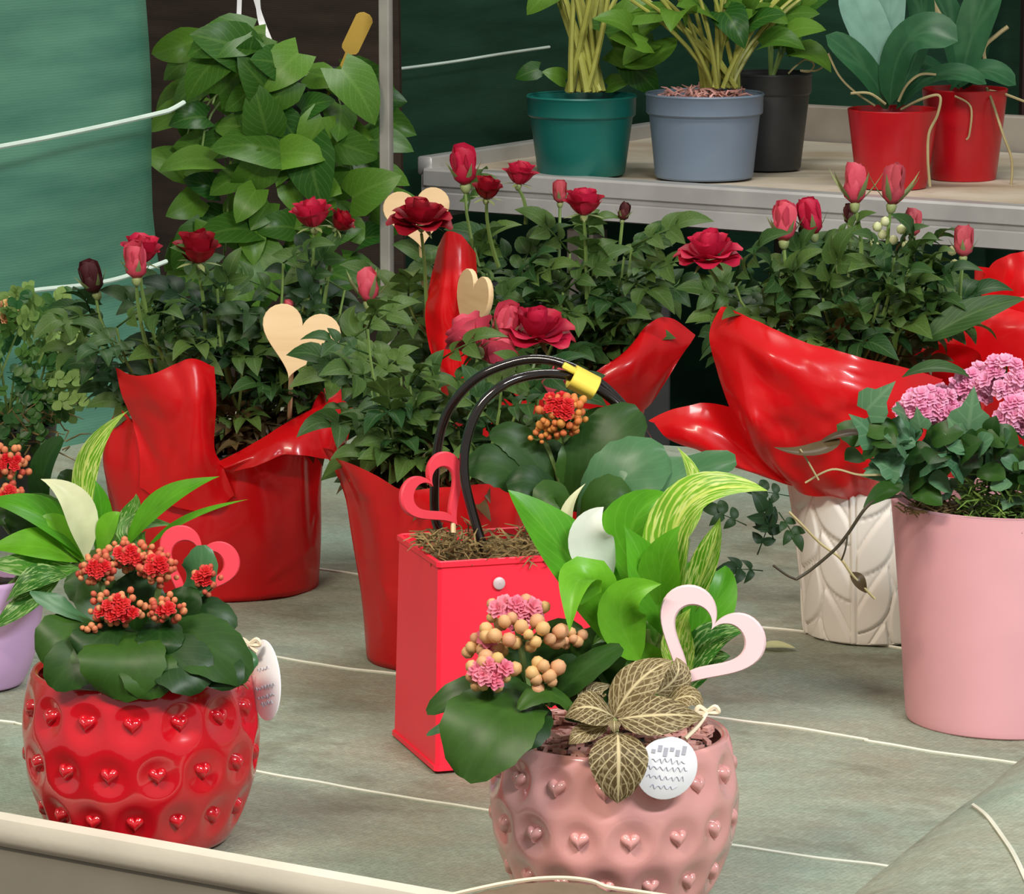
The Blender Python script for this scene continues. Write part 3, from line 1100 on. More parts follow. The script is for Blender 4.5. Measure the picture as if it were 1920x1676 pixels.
# ------------------------------------------------------------------ pots
def pot_lathe(c, prof, wall, n=64, fn=None, bottom=True):
    """outer wall up, over a rounded rim, down inside to the floor of the pot"""
    out = list(prof)
    rt, ht = prof[-1]
    inn = [(rt - wall * 0.3, ht + wall * 0.35), (rt - wall * 0.8, ht + wall * 0.25), (rt - wall, ht - wall * 0.3)]
    inn += [(max(0.004, r - wall), max(z, wall)) for r, z in reversed(prof[:-1])]
    mb = MB()
    rows = []
    allp = out + inn
    for q, (r, z) in enumerate(allp):
        rows.append([Vector((c[0] + (r + (fn(2 * PI * k / n, z) if fn and q < len(out) - 1 else 0)) * math.cos(2 * PI * k / n), c[1] + (r + (fn(2 * PI * k / n, z) if fn and q < len(out) - 1 else 0)) * math.sin(2 * PI * k / n), c[2] + z)) for k in range(n)])
    mb.grid(rows, True)
    mb.f.append(tuple(range(n))[::-1])
    mb.f.append(tuple((len(allp) - 1) * n + k for k in range(n)))
    return mb


def soil(root, c, r, z, mat='soil', bump=0.004, name='soil'):
    rows = []
    for i in range(9):
        q = r * i / 8 + 0.0004
        rows.append([Vector((c[0] + q * math.cos(a), c[1] + q * math.sin(a), c[2] + z + bump * (1 - (q / r) ** 2) + bump * 0.8 * noise.noise(Vector((q * 120 * math.cos(a), q * 120 * math.sin(a), 3))))) for a in [2 * PI * k / 28 for k in range(28)]])
    return part(name, MB().grid(rows, True), M[mat], root)


def lerp_prof(P, n):
    """smooth resample of a profile"""
    pts = spline([Vector((r, z, 0)) for r, z in P], n)
    return [(p.x, p.y) for p in pts]


def heart_outline(n=40, sx=1.0, sy=1.0):
    out = []
    for k in range(n):
        t = 2 * PI * k / n
        x = 16 * math.sin(t) ** 3
        y = 13 * math.cos(t) - 5 * math.cos(2 * t) - 2 * math.cos(3 * t) - math.cos(4 * t)
        out.append((x / 32 * sx, (y + 2.5) / 32 * sy))
    return out


HEARTBUMP = {}


def heart_pot(root, c, matk, rot, hs=1.0):
    P = lerp_prof([(r_, z_ * hs) for r_, z_ in [(0.044, 0.0), (0.0495, 0.0035), (0.0565, 0.016), (0.063, 0.034), (0.0658, 0.05), (0.0652, 0.068), (0.0628, 0.082), (0.0605, 0.0895)]], 7)
    rowsz = [(0.0735 * hs, 0.0), (0.0475 * hs, 0.5), (0.0215 * hs, 0.0)]
    NA = 15

    def fn(a, z):
        d = 0
        for zr, ph in rowsz:
            if abs(z - zr) < 0.018:
                t = ((a - rot) / (2 * PI) * NA - ph)
                t = (t - round(t)) * 2 * PI / NA * 0.064
                q = math.hypot(t, (z - zr)) / 0.0128
                if q < 1:
                    d -= 0.0036 * (1 - q * q) ** 1.3
        return d
    o = part('pot', pot_lathe(c, P, 0.0045, 210, fn), M[matk], root, angle=0)
    if matk not in HEARTBUMP:
        mb = MB()
        H = heart_outline(28)
        rows = [[Vector((x * q, y * q, h)) for x, y in H] for q, h in ((1.02, -0.5), (1.0, 0.0), (0.85, 0.2), (0.55, 0.32), (0.2, 0.36))]
        mb.grid(rows, True)
        mb.f.append(tuple(4 * 28 + k for k in range(28)))
        HEARTBUMP[matk] = mb.mesh('heart_boss', M[matk], 0)
    for zr, ph in rowsz:
        rr = min(P, key=lambda p: abs(p[1] - zr))[0] - 0.0036
        for k in range(NA):
            a = rot + (k + ph) * 2 * PI / NA
            d = Vector((math.cos(a), math.sin(a), 0))
            p = Vector(c) + d * rr + Z3 * zr
            R = Matrix((Vector((-d.y, d.x, 0)), Z3, d)).transposed()
            inst('heart_boss', HEARTBUMP[matk], o, p, R, 0.0108)
    return o


def ring_heart(name, c, w, ringw, th, axes, matk, label, stick=None):
    """open heart cut from board, swept as a chamfered square section"""
    X, Yv, Zv = axes
    n = 72
    H = heart_outline(n)
    C2 = [Vector((x * w, y * w, 0)) for x, y in H]
    mb = MB()
    rows = []
    e = th * 0.25
    for k in range(n):
        p = C2[k]
        t = (C2[(k + 1) % n] - C2[k - 1])
        nn = Vector((t.y, -t.x, 0))
        if nn.length < 1e-6:
            nn = Vector((0, p.y, 0))
        nn.normalize()
        if nn.dot(p - Vector((0, 0.0, 0))) < 0 and not (k < 5 or k > n - 5):
            nn = -nn
        if k == 0:
            nn = Vector((0, 1, 0))
        inner = Vector((p.x * (1 - 2 * ringw / w), (p.y - 0.04 * w) * (1 - 2.1 * ringw / w) + 0.04 * w, 0))
        o_, i_ = p, inner
        sec = [(o_, -th / 2 + e), (o_, th / 2 - e), (o_.lerp(i_, 0.08), th / 2), (o_.lerp(i_, 0.92), th / 2), (i_, th / 2 - e), (i_, -th / 2 + e), (o_.lerp(i_, 0.92), -th / 2), (o_.lerp(i_, 0.08), -th / 2)]
        rows.append([Vector(c) + X * q.x + Yv * q.y + Zv * d for q, d in sec])
    rows.append(rows[0])
    mb.grid(rows, True)
    root = thing(name, label, 'heart pick', stick if stick is not None else c, None)
    part('heart', mb, M[matk], root, angle=30)
    if stick is not None:
        tip = Vector(c) + Yv * (min(y for x, y in H) * w + ringw * 0.5)
        part('stick', MB().tube([tip, Vector(stick)], 0.0016, 6), M['wood'], root)
    return root


def solid_heart(name, c, w, th, axes, label, stick, sy=1.0):
    X, Yv, Zv = axes
    H = [(x * w, y * w * sy) for x, y in heart_outline(48)]
    root = thing(name, label, 'heart pick', stick)
    part('heart', MB().prism(H, c, X, Yv, Zv, th), M['wood'], root, angle=30)
    tip = Vector(c) + Yv * (-0.3 * w)
    part('stick', MB().tube([tip - Zv * th * 0.7, Vector(stick)], 0.0018, 6), M['wood'], root)
    return root


def axes_for(roll, yaw, pitch=0.12):
    """heart axes: facing the camera, then turned by yaw about the vertical and rolled in its plane"""
    R = Matrix.Rotation(yaw, 3, 'Z') @ Matrix.Rotation(-pitch, 3, 'X')
    X, Zv, Yv = R @ Vector((1, 0, 0)), R @ Vector((0, -1, 0)), R @ Vector((0, 0, 1))
    X2 = X * math.cos(roll) + Yv * math.sin(roll)
    Y2 = -X * math.sin(roll) + Yv * math.cos(roll)
    return X2, Y2, Zv


def tuft(mb, c, r, n, ln, rr, seed, flat=0.5):
    """short curved strands of moss"""
    q = random.Random(seed)
    for k in range(n):
        a, d = q.uniform(0, 6.28), math.sqrt(q.random())
        p = Vector(c) + Vector((r[0] * d * math.cos(a), r[1] * d * math.sin(a), q.uniform(0, r[2])))
        dr = Vector((q.uniform(-1, 1), q.uniform(-1, 1), q.uniform(-0.3, flat))).normalized() * ln * q.uniform(0.5, 1.2)
        b = Vector((q.uniform(-1, 1), q.uniform(-1, 1), 0.6)) * ln * 0.25
        mb.tube([p, p + dr * 0.5 + b, p + dr], [rr, rr, rr * 0.4], 3, False)
    return mb


# ================================================================== 1  red heart pot planter
pA = on(268, 1575, BZ)
pA.z = BZ + 0.001
YA = pA.y
rA = thing('heart_pot_planter', 'glossy red pot embossed with hearts planted with red kalanchoe behind the cream rail', 'potted plant', pA)
heart_pot(rA, pA, 'redglaze', -PI / 2 + 0.02, 1.075)
soil(rA, pA, 0.0555, 0.085)
mb = tuft(MB(), pA + Vector((0.045, -0.005, 0.091)), (0.014, 0.022, 0.006), 120, 0.011, 0.0007, 3)
o = part('moss', mb, M['moss'], rA)
o['kind'] = 'stuff'
KL = dict(kind='paddle', scallop=0.035, fold=0.22, curl=0.18, wave=0.035, nu=18)
for tr, wd, mt, kw in (
    ([(205, 1190, -0.02), (135, 1190, -0.045), (82, 1245, -0.05)], 118, 'kal', {}),
    ([(250, 1180, -0.03), (232, 1225, -0.062), (222, 1312, -0.066)], 165, 'kal', {}),
    ([(275, 1195, -0.025), (370, 1205, -0.05), (468, 1268, -0.05)], 140, 'kal', dict(nrm=(-0.1, -0.6, 0.8))),
    ([(270, 1190, -0.035), (330, 1235, -0.06), (385, 1290, -0.066)], 120, 'kal', {}),
    ([(330, 1110, 0.0), (368, 1085, -0.01), (378, 1022, -0.01)], 74, 'kal_l', {}),
    ([(185, 1175, -0.02), (120, 1140, -0.03), (62, 1108, -0.02)], 62, 'kal_l', dict(nrm=(0.3, -0.3, 0.9))),  # paler leaf colour stands in for sheen here
    ([(200, 1130, 0.0), (160, 1105, 0.0), (120, 1095, 0.0)], 70, 'kal', {}),
    ([(310, 1150, 0.0), (380, 1150, -0.01), (440, 1180, -0.01)], 80, 'kal', {}),
    ([(240, 1150, -0.035), (180, 1200, -0.055), (150, 1235, -0.058)], 90, 'kal', {}),
    ([(240, 1150, 0.01), (260, 1100, 0.02), (250, 1060, 0.02)], 90, 'kal', {}),
    ([(300, 1150, -0.02), (300, 1190, -0.05), (300, 1225, -0.055)], 90, 'kal', {}),
    ([(420, 1230, -0.03), (455, 1235, -0.035), (480, 1250, -0.035)], 46, 'kal_l', {}),
    ([(250, 1200, -0.01), (255, 1140, -0.015), (270, 1075, -0.01)], 110, 'kal', dict(nrm=(0.1, -0.9, 0.3))),
    ([(260, 1200, -0.01), (200, 1140, -0.015), (165, 1090, -0.01)], 100, 'kal', dict(nrm=(0.3, -0.9, 0.4))),
    ([(280, 1200, -0.01), (330, 1150, -0.015), (350, 1100, -0.01)], 90, 'kal', dict(nrm=(-0.3, -0.9, 0.4))),
    ([(230, 1215, -0.04), (150, 1235, -0.055), (98, 1290, -0.058)], 100, 'kal', dict(nrm=(0.2, -0.7, 0.6))),
    ([(290, 1215, -0.045), (280, 1250, -0.064), (290, 1310, -0.068)], 110, 'kal', {}),
    ([(330, 1220, -0.02), (400, 1245, -0.05), (440, 1290, -0.058)], 90, 'kal', {}),
    ([(250, 1215, 0.02), (150, 1200, 0.03), (90, 1215, 0.03)], 90, 'kal', {}),
):
    a = dict(KL); a.update(kw)
    hleaf(rA, YA, tr, wd, M[mt], **a)
for q, (x, y, rx, ry, nb, nf, dy) in enumerate(((182, 1070, 36, 28, 26, 6, -0.03), (245, 1042, 62, 30, 46, 5, -0.02), (298, 1068, 40, 30, 28, 6, -0.035), (222, 1140, 54, 36, 26, 10, -0.045), (310, 1142, 36, 26, 26, 2, -0.045), (388, 1090, 24, 30, 10, 4, -0.01), (172, 1178, 18, 10, 6, 0, -0.05))):
    cluster(rA, YA + dy, x, y, rx, ry, nb, nf, 'fl_bud', 'fl_red', 15, 30, 50 + q, (255 + (x - 255) * 0.4, 1215))

# red open heart stuck into it
ring_heart('heart_pick', at(362, 1068, YA + 0.03), 0.047, 0.0085, 0.004, axes_for(-0.42, 0.1), 'redpaint', 'red open heart pick behind the red kalanchoe in the glossy red pot', at(345, 1215, YA + 0.02))


def squiggle(mb, c, X, Yv, Zv, w, amp, n, seed):
    r = random.Random(seed)
    pts = [Vector(c) + X * (w * (k / n - 0.5)) + Yv * (amp * (math.sin(k * 2.3) + r.uniform(-0.5, 0.5))) for k in range(n + 1)]
    mb.tube(spline(pts, 3), 0.0003, 4)


# oval card tag tied at its rim
def card(name, c, rx, ry, axes, label, lines, tie, seed, crest=False):
    X, Yv, Zv = axes
    root = thing(name, label, 'gift tag', c)
    out = [(rx * math.cos(2 * PI * k / 40), ry * math.sin(2 * PI * k / 40)) for k in range(40)]
    part('card', MB().prism(out, c, X, Yv, Zv, 0.0009), M['tag'], root)
    mb = MB()
    for k, (dy, wd) in enumerate(lines):
        squiggle(mb, Vector(c) + Yv * dy + Zv * 0.0006, X, Yv, Zv, wd, 0.0011, int(wd / 0.0011), seed + k)
    part('print', mb, M['ink'], root, 'grey handwriting')
    if crest:
        b = MB()
        for k in range(6):
            b.box(Vector(c) + X * (-rx * 0.55 + k * rx * 0.2) + Yv * (ry * (0.52 + 0.1 * (k % 2))) + Zv * 0.0005, X, Yv, Zv, rx * 0.07, ry * (0.06 + 0.04 * (k % 3)), 0.0003)
        part('print', b, M['ink'], root, 'grey skyline')
    tm_ = MB()
    tm_.tube(spline(tie, 5), 0.0012, 5)
    p = tie[-1]
    for sx in (-1, 1):
        tm_.tube(spline([p, p + Vector((sx * 0.004, -0.001, 0.003)), p + Vector((sx * 0.0055, -0.001, 0.0)), p], 5), 0.0013, 5)
    part('tie', tm_, M['twine'], root)
    return root


Yt = YA - 0.01
axt = axes_for(0.33, -0.95, 0.1)
card('gift_tag', at(497, 1275, Yt), 0.0155, 0.0225, axt, 'white oval tag tied to the rim of the glossy red pot', [(0.006, 0.012), (-0.004, 0.020), (-0.009, 0.018), (-0.013, 0.012)], [at(482, 1222, Yt), at(472, 1214, Yt), at(468, 1208, Yt)], 5)

# ================================================================== 2  pink heart pot planter
pN = on(1150, 1688, BZ)
pN.z = BZ + 0.001
YN = pN.y
rN = thing('heart_pot_planter', 'pink glazed pot embossed with hearts planted with peace lily and pink kalanchoe buds', 'potted plant', pN)
heart_pot(rN, pN, 'pinkglaze', -PI / 2 - 0.1)
soil(rN, pN, 0.0555, 0.078, 'soil', 0.006)
q = random.Random(4)
mb = MB()
for k in range(320):
    a, d = q.uniform(0, 6.28), math.sqrt(q.random()) * 0.053
    p = pN + Vector((d * math.cos(a), d * math.sin(a), 0.0855 + q.uniform(0, 0.006)))
    ang = q.uniform(0, 3.14)
    mb.box(p, Vector((math.cos(ang), math.sin(ang), q.uniform(-0.3, 0.3))).normalized(), Vector((-math.sin(ang), math.cos(ang), 0)), Z3, q.uniform(0.0016, 0.0042), q.uniform(0.001, 0.0022), 0.0010)
o = part('bark_chips', mb, M['chips'], rN)
o['kind'] = 'stuff'
LL = dict(kind='lance', fold=0.3, nu=16)
for tr, wd, mt, kw in (
    ([(1175, 1190, 0.0), (1058, 1035, -0.01), (952, 918, -0.01)], 132, 'lily', dict(nrm=(0.35, -0.75, 0.6), kind='ovate', fold=0.25)),
    ([(1255, 1160, 0.0), (1285, 955, -0.01), (1440, 920, -0.02)], 118, 'lily_v', dict(nrm=(-0.3, -0.6, 0.75), kind='ovate')),
    ([(1225, 1180, 0.02), (1180, 1010, 0.015), (1255, 925, 0.015)], 150, 'lily', dict(nrm=(0.1, -0.9, 0.4), kind='ovate')),
    ([(1160, 1220, -0.01), (1095, 1085, -0.03), (1068, 1185, -0.05)], 96, 'lily', dict(kind='ovate', nrm=(-0.3, -0.8, 0.55))),
    ([(1200, 1240, -0.02), (1165, 1135, -0.03), (1240, 1095, -0.035)], 92, 'lily', dict(kind='ovate', nrm=(0.1, -0.95, 0.3))),
    ([(1265, 1200, 0.01), (1325, 1060, 0.0), (1350, 970, 0.0)], 66, 'lily_v', dict(nrm=(-0.6, -0.7, 0.3))),
    ([(1240, 1190, 0.0), (1215, 1080, -0.01), (1170, 985, -0.01)], 90, 'lily', dict(nrm=(0.2, -0.9, 0.3))),
    ([(1245, 1170, 0.0), (1240, 1065, -0.015), (1275, 985, -0.02)], 84, 'lily', dict(nrm=(-0.2, -0.9, 0.3))),
    ([(1275, 1240, 0.0), (1340, 1130, 0.0), (1360, 1060, 0.01)], 90, 'lily', dict(kind='ovate', nrm=(-0.1, -0.9, 0.4))),
    ([(1290, 1270, -0.01), (1335, 1200, -0.01), (1405, 1180, -0.01)], 74, 'lily_d', dict(kind='ovate', nrm=(-0.3, -0.7, 0.6))),
    ([(1292, 1285, -0.01), (1272, 1205, -0.01), (1295, 1140, -0.01)], 64, 'lily_v', dict(nrm=(-0.2, -0.95, 0.2))),
    ([(1150, 1080, 0.0), (1102, 1010, -0.012), (1132, 950, -0.012)], 92, 'spathe', dict(kind='ovate', nrm=(0.2, -0.9, 0.3))),
    ([(1120, 1070, 0.015), (1066, 985, 0.01), (1098, 906, 0.01)], 44, 'cream', dict(nrm=(-0.7, -0.6, 0.2))),
    ([(1290, 1010, 0.03), (1300, 915, 0.03), (1270, 838, 0.03)], 50, 'lily_v', dict(nrm=(0.7, -0.6, 0.2))),
    ([(1260, 1210, 0.03), (1200, 1150, 0.03), (1110, 1140, 0.03)], 80, 'lily_d', dict(nrm=(0, -0.4, 0.9))),
    ([(1250, 1240, 0.02), (1290, 1110, 0.02), (1330, 1050, 0.03)], 90, 'lily', dict(nrm=(0, -0.9, 0.3))),
    ([(1180, 1260, 0.0), (1150, 1200, 0.0), (1110, 1210, -0.01)], 60, 'lily_d', dict(nrm=(0, -0.7, 0.7))),
    ([(1200, 1300, 0.015), (1170, 1200, 0.015), (1110, 1110, 0.015)], 110, 'kal', dict(kind='ovate', nrm=(0.2, -0.9, 0.3))),
    ([(1220, 1300, 0.015), (1230, 1190, 0.015), (1220, 1080, 0.015)], 110, 'lily_d', dict(kind='ovate', nrm=(0, -0.95, 0.2))),
    ([(1240, 1310, 0.015), (1290, 1200, 0.015), (1330, 1120, 0.015)], 100, 'lily_d', dict(kind='ovate', nrm=(-0.2, -0.95, 0.2))),
    ([(1190, 1300, 0.0), (1150, 1260, 0.0), (1090, 1230, 0.0)], 80, 'kal', dict(kind='ovate', nrm=(0.1, -0.8, 0.5))),
    ([(1230, 1310, 0.005), (1220, 1250, 0.0), (1190, 1200, 0.0)], 80, 'lily', dict(kind='ovate', nrm=(0.1, -0.9, 0.4))),
    ([(1250, 1310, 0.0), (1310, 1250, 0.0), (1370, 1230, 0.0)], 70, 'lily_d', dict(kind='ovate', nrm=(-0.1, -0.8, 0.5))),
):
    a = dict(LL); a.update(kw)
    hleaf(rN, YN, tr, wd, M[mt], **a)
for x, y in ((1175, 1190), (1255, 1160), (1215, 1180), (1265, 1200), (1240, 1190), (1130, 1075), (1290, 1010), (1245, 1170)):
    b = at(1215 + (x - 1215) * 0.3, 1340, YN)
    t = at(x, y, YN + 0.005)
    stem(rN, [b, b.lerp(t, 0.5), t], 0.0022, 0.0014, M['lily_stem'] if 'lily_stem' in M else M['stem'])
for tr, wd, mt, kw in (
    ([(1010, 1310, -0.03), (935, 1345, -0.06), (870, 1460, -0.07)], 190, 'kal', dict(nrm=(-0.25, -0.75, 0.6), fold=0.3)),
    ([(1000, 1300, -0.02), (900, 1290, -0.04), (800, 1335, -0.04)], 62, 'kal', {}),
    ([(1030, 1325, -0.03), (1085, 1265, -0.04), (1165, 1212, -0.035)], 74, 'kal', dict(nrm=(-0.4, -0.6, 0.7))),
    ([(1085, 1350, -0.05), (1030, 1300, -0.055), (972, 1330, -0.06)], 52, 'kal', dict(nrm=(0, -0.5, 0.85))),
    ([(1040, 1280, 0.0), (1080, 1230, 0.0), (1130, 1190, 0.01)], 90, 'kal', {}),
    ([(1000, 1300, 0.0), (1000, 1250, 0.0), (985, 1210, 0.0)], 110, 'kal', {}),
    ([(1020, 1320, -0.03), (960, 1300, -0.04), (900, 1300, -0.04)], 80, 'kal', {}),
    ([(1060, 1330, -0.02), (1060, 1280, -0.03), (1080, 1230, -0.03)], 80, 'kal', {}),
    ([(980, 1320, -0.035), (880, 1345, -0.05), (800, 1378, -0.05)], 24, 'kal_l', {}),
    ([(1010, 1310, -0.03), (985, 1350, -0.055), (960, 1400, -0.06)], 110, 'kal', {}),
    ([(1030, 1320, -0.01), (1000, 1260, -0.012), (960, 1200, -0.01)], 120, 'kal', dict(nrm=(0.2, -0.9, 0.3))),
    ([(1040, 1320, -0.01), (1050, 1240, -0.012), (1060, 1160, -0.01)], 120, 'kal', dict(nrm=(-0.1, -0.9, 0.3))),
    ([(1060, 1330, 0.0), (1110, 1250, 0.0), (1150, 1180, 0.0)], 120, 'kal', dict(nrm=(-0.3, -0.9, 0.3))),
    ([(1020, 1330, -0.02), (950, 1290, -0.03), (895, 1240, -0.03)], 90, 'kal', dict(nrm=(0.3, -0.8, 0.5))),
    ([(1060, 1345, -0.03), (1110, 1320, -0.04), (1150, 1290, -0.04)], 70, 'kal', dict(nrm=(-0.1, -0.8, 0.5))),
):
    a = dict(KL); a.update(kw)
    hleaf(rN, YN, tr, wd, M[mt], **a)
for q_, (x, y, rx, ry, nb, nf, dy, bp) in enumerate(((968, 1148, 56, 30, 6, 9, -0.02, 26), (975, 1185, 88, 34, 17, 0, -0.035, 30), (910, 1215, 36, 26, 8, 2, -0.035, 24), (918, 1262, 48, 32, 10, 6, -0.05, 30), (1020, 1266, 32, 28, 8, 0, -0.05, 30), (1068, 1195, 32, 16, 7, 0, -0.02, 24))):
    cluster(rN, YN + dy, x, y, rx, ry, nb, nf, 'fl_bud_y', 'fl_pink', bp, 40, 80 + q_, (1010 + (x - 1010) * 0.35, 1325))
# net-veined fittonia hanging over the rim
for tr, wd, kw in (
    ([(1158, 1372, -0.066), (1160, 1425, -0.080), (1158, 1506, -0.076)], 112, dict(nrm=(0, -0.95, 0.3), kind='round')),
    ([(1152, 1345, -0.06), (1100, 1325, -0.066), (1058, 1345, -0.06)], 84, dict(nrm=(-0.2, -0.6, 0.8), kind='ovate')),
    ([(1150, 1345, -0.05), (1200, 1275, -0.05), (1262, 1238, -0.045)], 92, dict(nrm=(-0.25, -0.75, 0.6), kind='ovate')),
    ([(1158, 1348, -0.065), (1245, 1340, -0.07), (1320, 1345, -0.06)], 84, dict(nrm=(0.1, -0.75, 0.65), kind='ovate')),
    ([(1230, 1300, -0.04), (1268, 1268, -0.04), (1268, 1232, -0.035)], 66, dict(nrm=(0.2, -0.8, 0.5), kind='ovate')),
    ([(1240, 1330, -0.045), (1290, 1305, -0.05), (1318, 1330, -0.05)], 56, dict(nrm=(0.1, -0.6, 0.75), kind='ovate')),
    ([(1140, 1345, -0.045), (1110, 1300, -0.045), (1150, 1285, -0.04)], 56, dict(nrm=(0, -0.6, 0.8), kind='ovate')),
    ([(1140, 1360, -0.058), (1090, 1375, -0.068), (1066, 1395, -0.066)], 44, dict(nrm=(0, -0.7, 0.7), kind='ovate')),
    ([(1152, 1350, -0.066), (1152, 1360, -0.07), (1152, 1375, -0.07)], 24, dict(nrm=(0, -0.9, 0.4), kind='ovate')),
):
    hleaf(rN, YN, tr, wd, M['fittonia'], fold=0.1, curl=0.15, nu=14, nv=8, name='fittonia_leaf', **kw)
fs = [at(1150, 1380, YN - 0.045), at(1152, 1350, YN - 0.06), at(1155, 1372, YN - 0.067)]
part('stem', MB().tube(spline(fs, 5), 0.0016, 5), M['sepal'], rN)
ring_heart('heart_pick', at(1316, 1212, YN - 0.03), 0.0585, 0.0100, 0.005, axes_for(-0.5, -0.12), 'pinkpaint', 'pale pink open heart pick standing in the pink heart pot', at(1262, 1352, YN - 0.03))
card('gift_tag', at(1250, 1440, YN - 0.071), 0.0162, 0.0168, axes_for(-0.15, 0.25, -0.1), 'white round tag hanging over the rim of the pink heart pot', [(0.004, 0.018), (0.0, 0.022), (-0.005, 0.02), (-0.010, 0.014)], [at(1285, 1385, YN - 0.066), at(1310, 1360, YN - 0.06), at(1326, 1335, YN - 0.055)], 15, True)

# ================================================================== 3  red bag with kalanchoe
ya = math.radians(17)
bX = Vector((math.cos(ya), math.sin(ya), 0))          # along the front face
bY = Vector((-math.sin(ya), math.cos(ya), 0))         # into depth
k0 = on(815, 1450, BZ)
k0.z = BZ + 0.001
BW, BD, BH = 0.152, 0.098, 0.126
rM = thing('flower_bag', 'square red lacquered flower bag with black tube handles holding a kalanchoe', 'flower bag', k0 + bX * BW / 2 + bY * BD / 2)


def bagp(u, v, h, inset=0.0):
    """u along the front, v into depth, h up; the walls lean in slightly"""
    k = 0.003 * (h / BH)
    uu = u * (1 - 2 * k / BW) + k
    vv = v * (1 - 2 * k / BD) + k
    cu, cv = BW / 2, BD / 2
    uu = cu + (uu - cu) * (1 - inset / cu)
    vv = cv + (vv - cv) * (1 - inset / cv)
    return k0 + bX * uu + bY * vv + Z3 * h


def bag_ring(h, ins):
    out = []
    r = 0.0022
    pts = [(0, 0), (BW, 0), (BW, BD), (0, BD)]
    for i, (u, v) in enumerate(pts):
        pu, pv = pts[i - 1]
        nu_, nv_ = pts[(i + 1) % 4]
        for tu, tv in ((pu, pv), (nu_, nv_)):
            du, dv = tu - u, tv - v
            l = math.hypot(du, dv)
            out.append(bagp(u + du / l * r, v + dv / l * r, h, ins))
    return out


mb = MB()
lv = [(0.0, 0.001), (0.0, 0.0), (0.003, 0.0), (0.0032, 0.0012), (0.004, 0.0012), (BH - 0.004, 0.0012), (BH - 0.003, 0.0), (BH, 0.0), (BH + 0.0006, 0.0012), (BH, 0.003), (0.006, 0.003)]
mb.grid([bag_ring(h, i) for h, i in lv], True)
mb.f.append(tuple(range(8))[::-1])
mb.f.append(tuple((len(lv) - 1) * 8 + k for k in range(8)))
part('bag_body', mb, M['bag'], rM, angle=30)
# side crease
g = MB()
for u in (0.26, 0.74):
    p = bagp(u * BW, 0, BH - 0.0145) - bY * 0.0
    g = MB()
    g.lathe([(0.0002, 0.0016), (0.0026, 0.0015), (0.0036, 0.0010), (0.0038, 0.0)], (0, 0, 0), 24, False)
    R = Matrix((bX, Z3, -bY)).transposed()
    g.v = [R @ v + p - bY * 0.0002 for v in g.v]
    part('rivet', g, M['steel'], rM)
ms = MB()
rows = []
for i in range(13):
    rows.append([bagp(BW * i / 12, BD * j / 8, BH - 0.012, 0.0032) + Z3 * (0.012 * math.sin(PI * i / 12) ** 0.5 * math.sin(PI * j / 8) ** 0.5 + 0.003 * noise.noise(Vector((i * 1.3, j * 1.7, 0)))) for j in range(9)])
ms.grid(rows)
part('soil', ms, M['moss'], rM)
mm = MB()
tuft(mm, bagp(BW * 0.42, BD * 0.25, BH - 0.004), (0.052, 0.028, 0.012), 420, 0.012, 0.0006, 11)
tuft(mm, bagp(BW * 0.08, BD * 0.35, BH - 0.001), (0.012, 0.02, 0.010), 160, 0.012, 0.0006, 12)
o = part('moss', mm, M['moss'], rM)
o['kind'] = 'stuff'
for pts, lab in (
    ([(826, 1000, 0.095), (815, 960, 0.095), (818, 860, 0.094), (838, 775, 0.093), (890, 712, 0.09), (960, 680, 0.088), (1020, 674, 0.085), (1080, 692, 0.08), (1130, 722, 0.08), (1180, 775, 0.08), (1225, 850, 0.085), (1240, 960, 0.09)], 'back'),
    ([(912, 1040, 0.015), (893, 985, 0.02), (872, 900, 0.025), (874, 830, 0.03), (900, 762, 0.035), (950, 718, 0.04), (1010, 702, 0.048), (1070, 706, 0.056), (1130, 735, 0.062), (1185, 790, 0.06), (1215, 870, 0.05), (1222, 980, 0.04)], 'front'),
):
    P = spline([at(x, y, k0.y + 0.02 + d) for x, y, d in pts], 6)
    part('handle', MB().tube(P, 0.0030, 10), M['rubber'], rM)
# yellow clip holding both handles
cl0, cl1 = at(1080, 715, k0.y + 0.02 + 0.066), at(1104, 727, k0.y + 0.02 + 0.068)
rC = thing('handle_clip', 'small yellow plastic clip gathering the black bag handles', 'clip', cl0)
d = (at(1116, 728, k0.y + 0.085) - at(1066, 702, k0.y + 0.08)).normalized()
cc_ = at(1094, 717, k0.y + 0.02 + 0.064)
mb = MB()
rows = []
e2 = Vector((0, 1, 0))
e1 = d.cross(e2).normalized()
for t, rr in ((-0.009, 0.0074), (-0.0085, 0.0082), (0.0085, 0.0082), (0.009, 0.0074), (0.0085, 0.0068), (-0.0085, 0.0068)):
    rows.append([cc_ + d * t + (e1 * math.cos(a) * 0.9 + e2 * math.sin(a) * 1.9) * rr for a in [2 * PI * k / 28 for k in range(28)]])
rows.append(rows[0])
mb.grid(rows, True)
part('band', mb, M['yellow'], rC)
mb = MB()
mb.box(cc_ - d * 0.0125 + e1 * 0.0045 - e2 * 0.006, d, e1, e2, 0.005, 0.0018, 0.004, 0.0008)
part('tongue', mb, M['yellow'], rC)
YM = k0.y + 0.07
